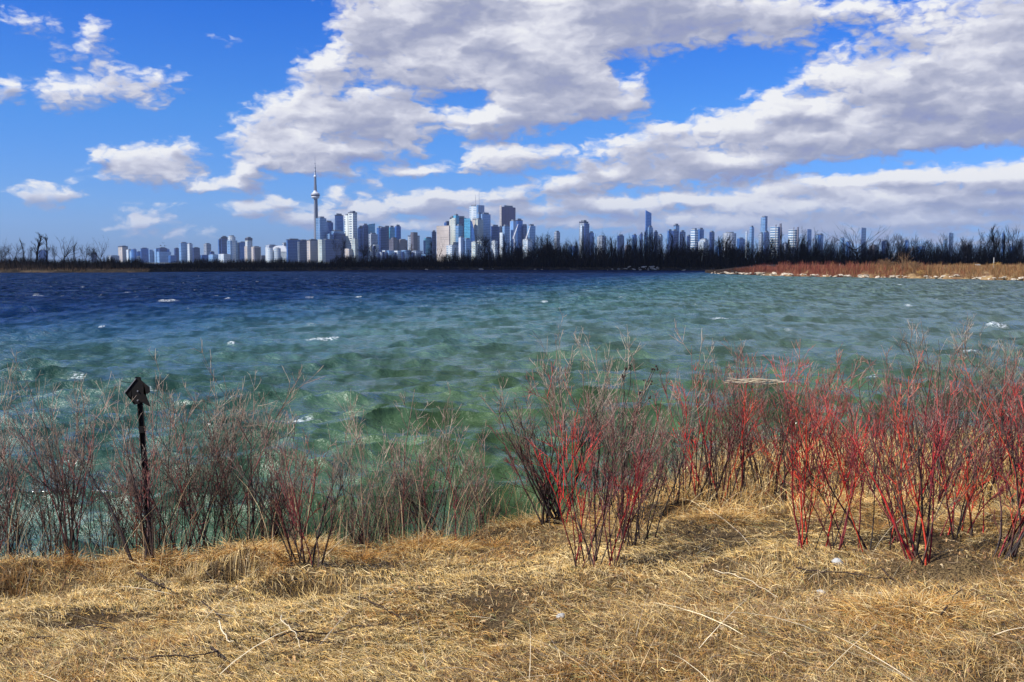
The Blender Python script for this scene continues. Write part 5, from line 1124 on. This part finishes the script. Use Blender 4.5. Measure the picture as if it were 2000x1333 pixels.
# the needle tower
D_ = 5460; s_ = D_ / F
nt_ = empty('needle_tower', (xat(619.3, D_), D_, 2.2), 'very tall concrete needle tower with a round pod and a long antenna mast', 'tower', GB)
def zpx(py): return at(619, py, D_).z - 2.2
def lathe(name, prof, m, segs=24, fins=False):
    V_ = []
    for (r_, z_) in prof:
        for k in range(segs):
            a = 2 * math.pi * k / segs; rr = r_
            if fins: rr = r_ * (.62 + .55 * max(0, math.cos(3 * (a - .5))) ** 2)
            V_.append((rr * math.cos(a), rr * math.sin(a), z_))
    n = len(prof); F_ = [(i * segs + k, i * segs + (k + 1) % segs, (i + 1) * segs + (k + 1) % segs, (i + 1) * segs + k) for i in range(n - 1) for k in range(segs)]
    me = bpy.data.meshes.new(name); me.from_pydata(V_, [], F_ + [tuple(range(segs))[::-1], tuple(range((n - 1) * segs, n * segs))]); me.materials.append(m); me.update()
    o = bpy.data.objects.new(name, me); COL.objects.link(o); o.parent = nt_; return o
lathe('shaft', [(24, 0), (17, 60), (13.5, 120), (11.5, 200), (10.3, zpx(398)), (9.8, zpx(388.6))], m_conc, 36, True)
zp = zpx
lathe('pod_base', [(12, zp(388.6)), (19, zp(387.4)), (22.5, zp(385.6)), (21.5, zp(384.2))], m_pod)
lathe('pod_windows', [(21.3, zp(384.15)), (23.5, zp(382.5)), (23.8, zp(380.5)), (22.8, zp(379.0))], m_podg)
lathe('pod_band', [(24.2, zp(380.9)), (24.4, zp(380.3)), (24.0, zp(379.9))], m_pod)
lathe('pod_roof', [(22.4, zp(378.95)), (19, zp(377.4)), (13, zp(376.2)), (10.5, zp(374.6)), (9, zp(372.8))], m_pod)
lathe('upper_shaft', [(8.6, zp(372.75)), (6.8, zp(360)), (6.0, zp(346.6))], m_conc, 12)
lathe('upper_pod', [(6.4, zp(346.55)), (8.6, zp(345.6)), (8.2, zp(344.4)), (5.6, zp(342.5))], m_pod, 16)
lathe('antenna_mast', [(5.0, zp(342.4)), (4.2, zp(334)), (3.6, zp(328.4)), (2.6, zp(328.2)), (2.2, zp(320)), (1.7, zp(319.8)), (1.3, zp(311)), (.7, zp(306))], m_mast, 8)
for (za, ra) in ((328.3, 5.6), (319.9, 3.2), (335, 5.2)): lathe('mast_collar', [(ra * .6, zp(za + .8)), (ra, zp(za + .4)), (ra, zp(za - .2)), (ra * .6, zp(za - .5))], m_conc, 10)
# three gulls above the left of the skyline
m_bird, _, _ = mat('bird_feathers', (.10, .10, .11), .8, .2)
for k, (px, py, lb) in enumerate(((314, 480.5, 'leftmost of three tiny birds over the left skyline'), (318.3, 475, 'highest of three tiny birds over the left skyline'), (322, 481, 'rightmost of three tiny birds over the left skyline'))):
    p = at(px, py, 420); bm = bmesh.new()
    bmesh.ops.create_uvsphere(bm, u_segments=8, v_segments=6, radius=.5, matrix=Matrix.Diagonal((.75, .24, .2, 1)))
    for sg in (-1, 1):
        pr = [(.22, 0, .04), (-.15, 0, .04), (-.2, sg * .42, .22), (-.32, sg * .85, .10), (.0, sg * .45, .24)]; vs = [bm.verts.new(q) for q in pr]; vt = [bm.verts.new((q[0], q[1], q[2] + .03)) for q in pr]
        bm.faces.new((vs[0], vs[1], vs[2], vs[4])); bm.faces.new((vs[4], vs[2], vs[3])); bm.faces.new((vt[4], vt[2], vt[1], vt[0])); bm.faces.new((vt[3], vt[2], vt[4]))
    tl_ = [bm.verts.new(q) for q in ((-.35, .03, .02), (-.35, -.03, .02), (-.62, -.10, .02), (-.62, .10, .02))]; bm.faces.new(tl_)
    me = bpy.data.meshes.new('bird'); bm.to_mesh(me); bm.free(); me.materials.append(m_bird); o = bpy.data.objects.new('gull', me); COL.objects.link(o); o.location = p; o.rotation_euler = (.2, .1, .6 + k); tag(o, lb, 'bird', 'birds over the city')

# ---------------------------------------------------------------- the air between here and the city
def haze_box():
    bm = bmesh.new(); bmesh.ops.create_cube(bm, size=1); 
    for v_ in bm.verts: v_.co = Vector((v_.co.x * 19000, v_.co.y * 13900 + 6750, v_.co.z * 577.4 + 286.4))
    me = bpy.data.meshes.new('haze'); bm.to_mesh(me); bm.free(); m = bpy.data.materials.new('haze'); m.use_nodes = True; t = m.node_tree
    for n_ in list(t.nodes):
        if n_.type == 'BSDF_PRINCIPLED': t.nodes.remove(n_)
    pv = N(t, 'ShaderNodeVolumePrincipled'); pv.inputs['Color'].default_value = (.62, .78, 1.0, 1); pv.inputs['Density'].default_value = .000026; pv.inputs['Anisotropy'].default_value = .3
    t.links.new(pv.outputs[0], t.nodes['Material Output'].inputs['Volume']); me.materials.append(m)
    o = bpy.data.objects.new('haze', me); COL.objects.link(o); o['kind'] = 'stuff'
haze_box()
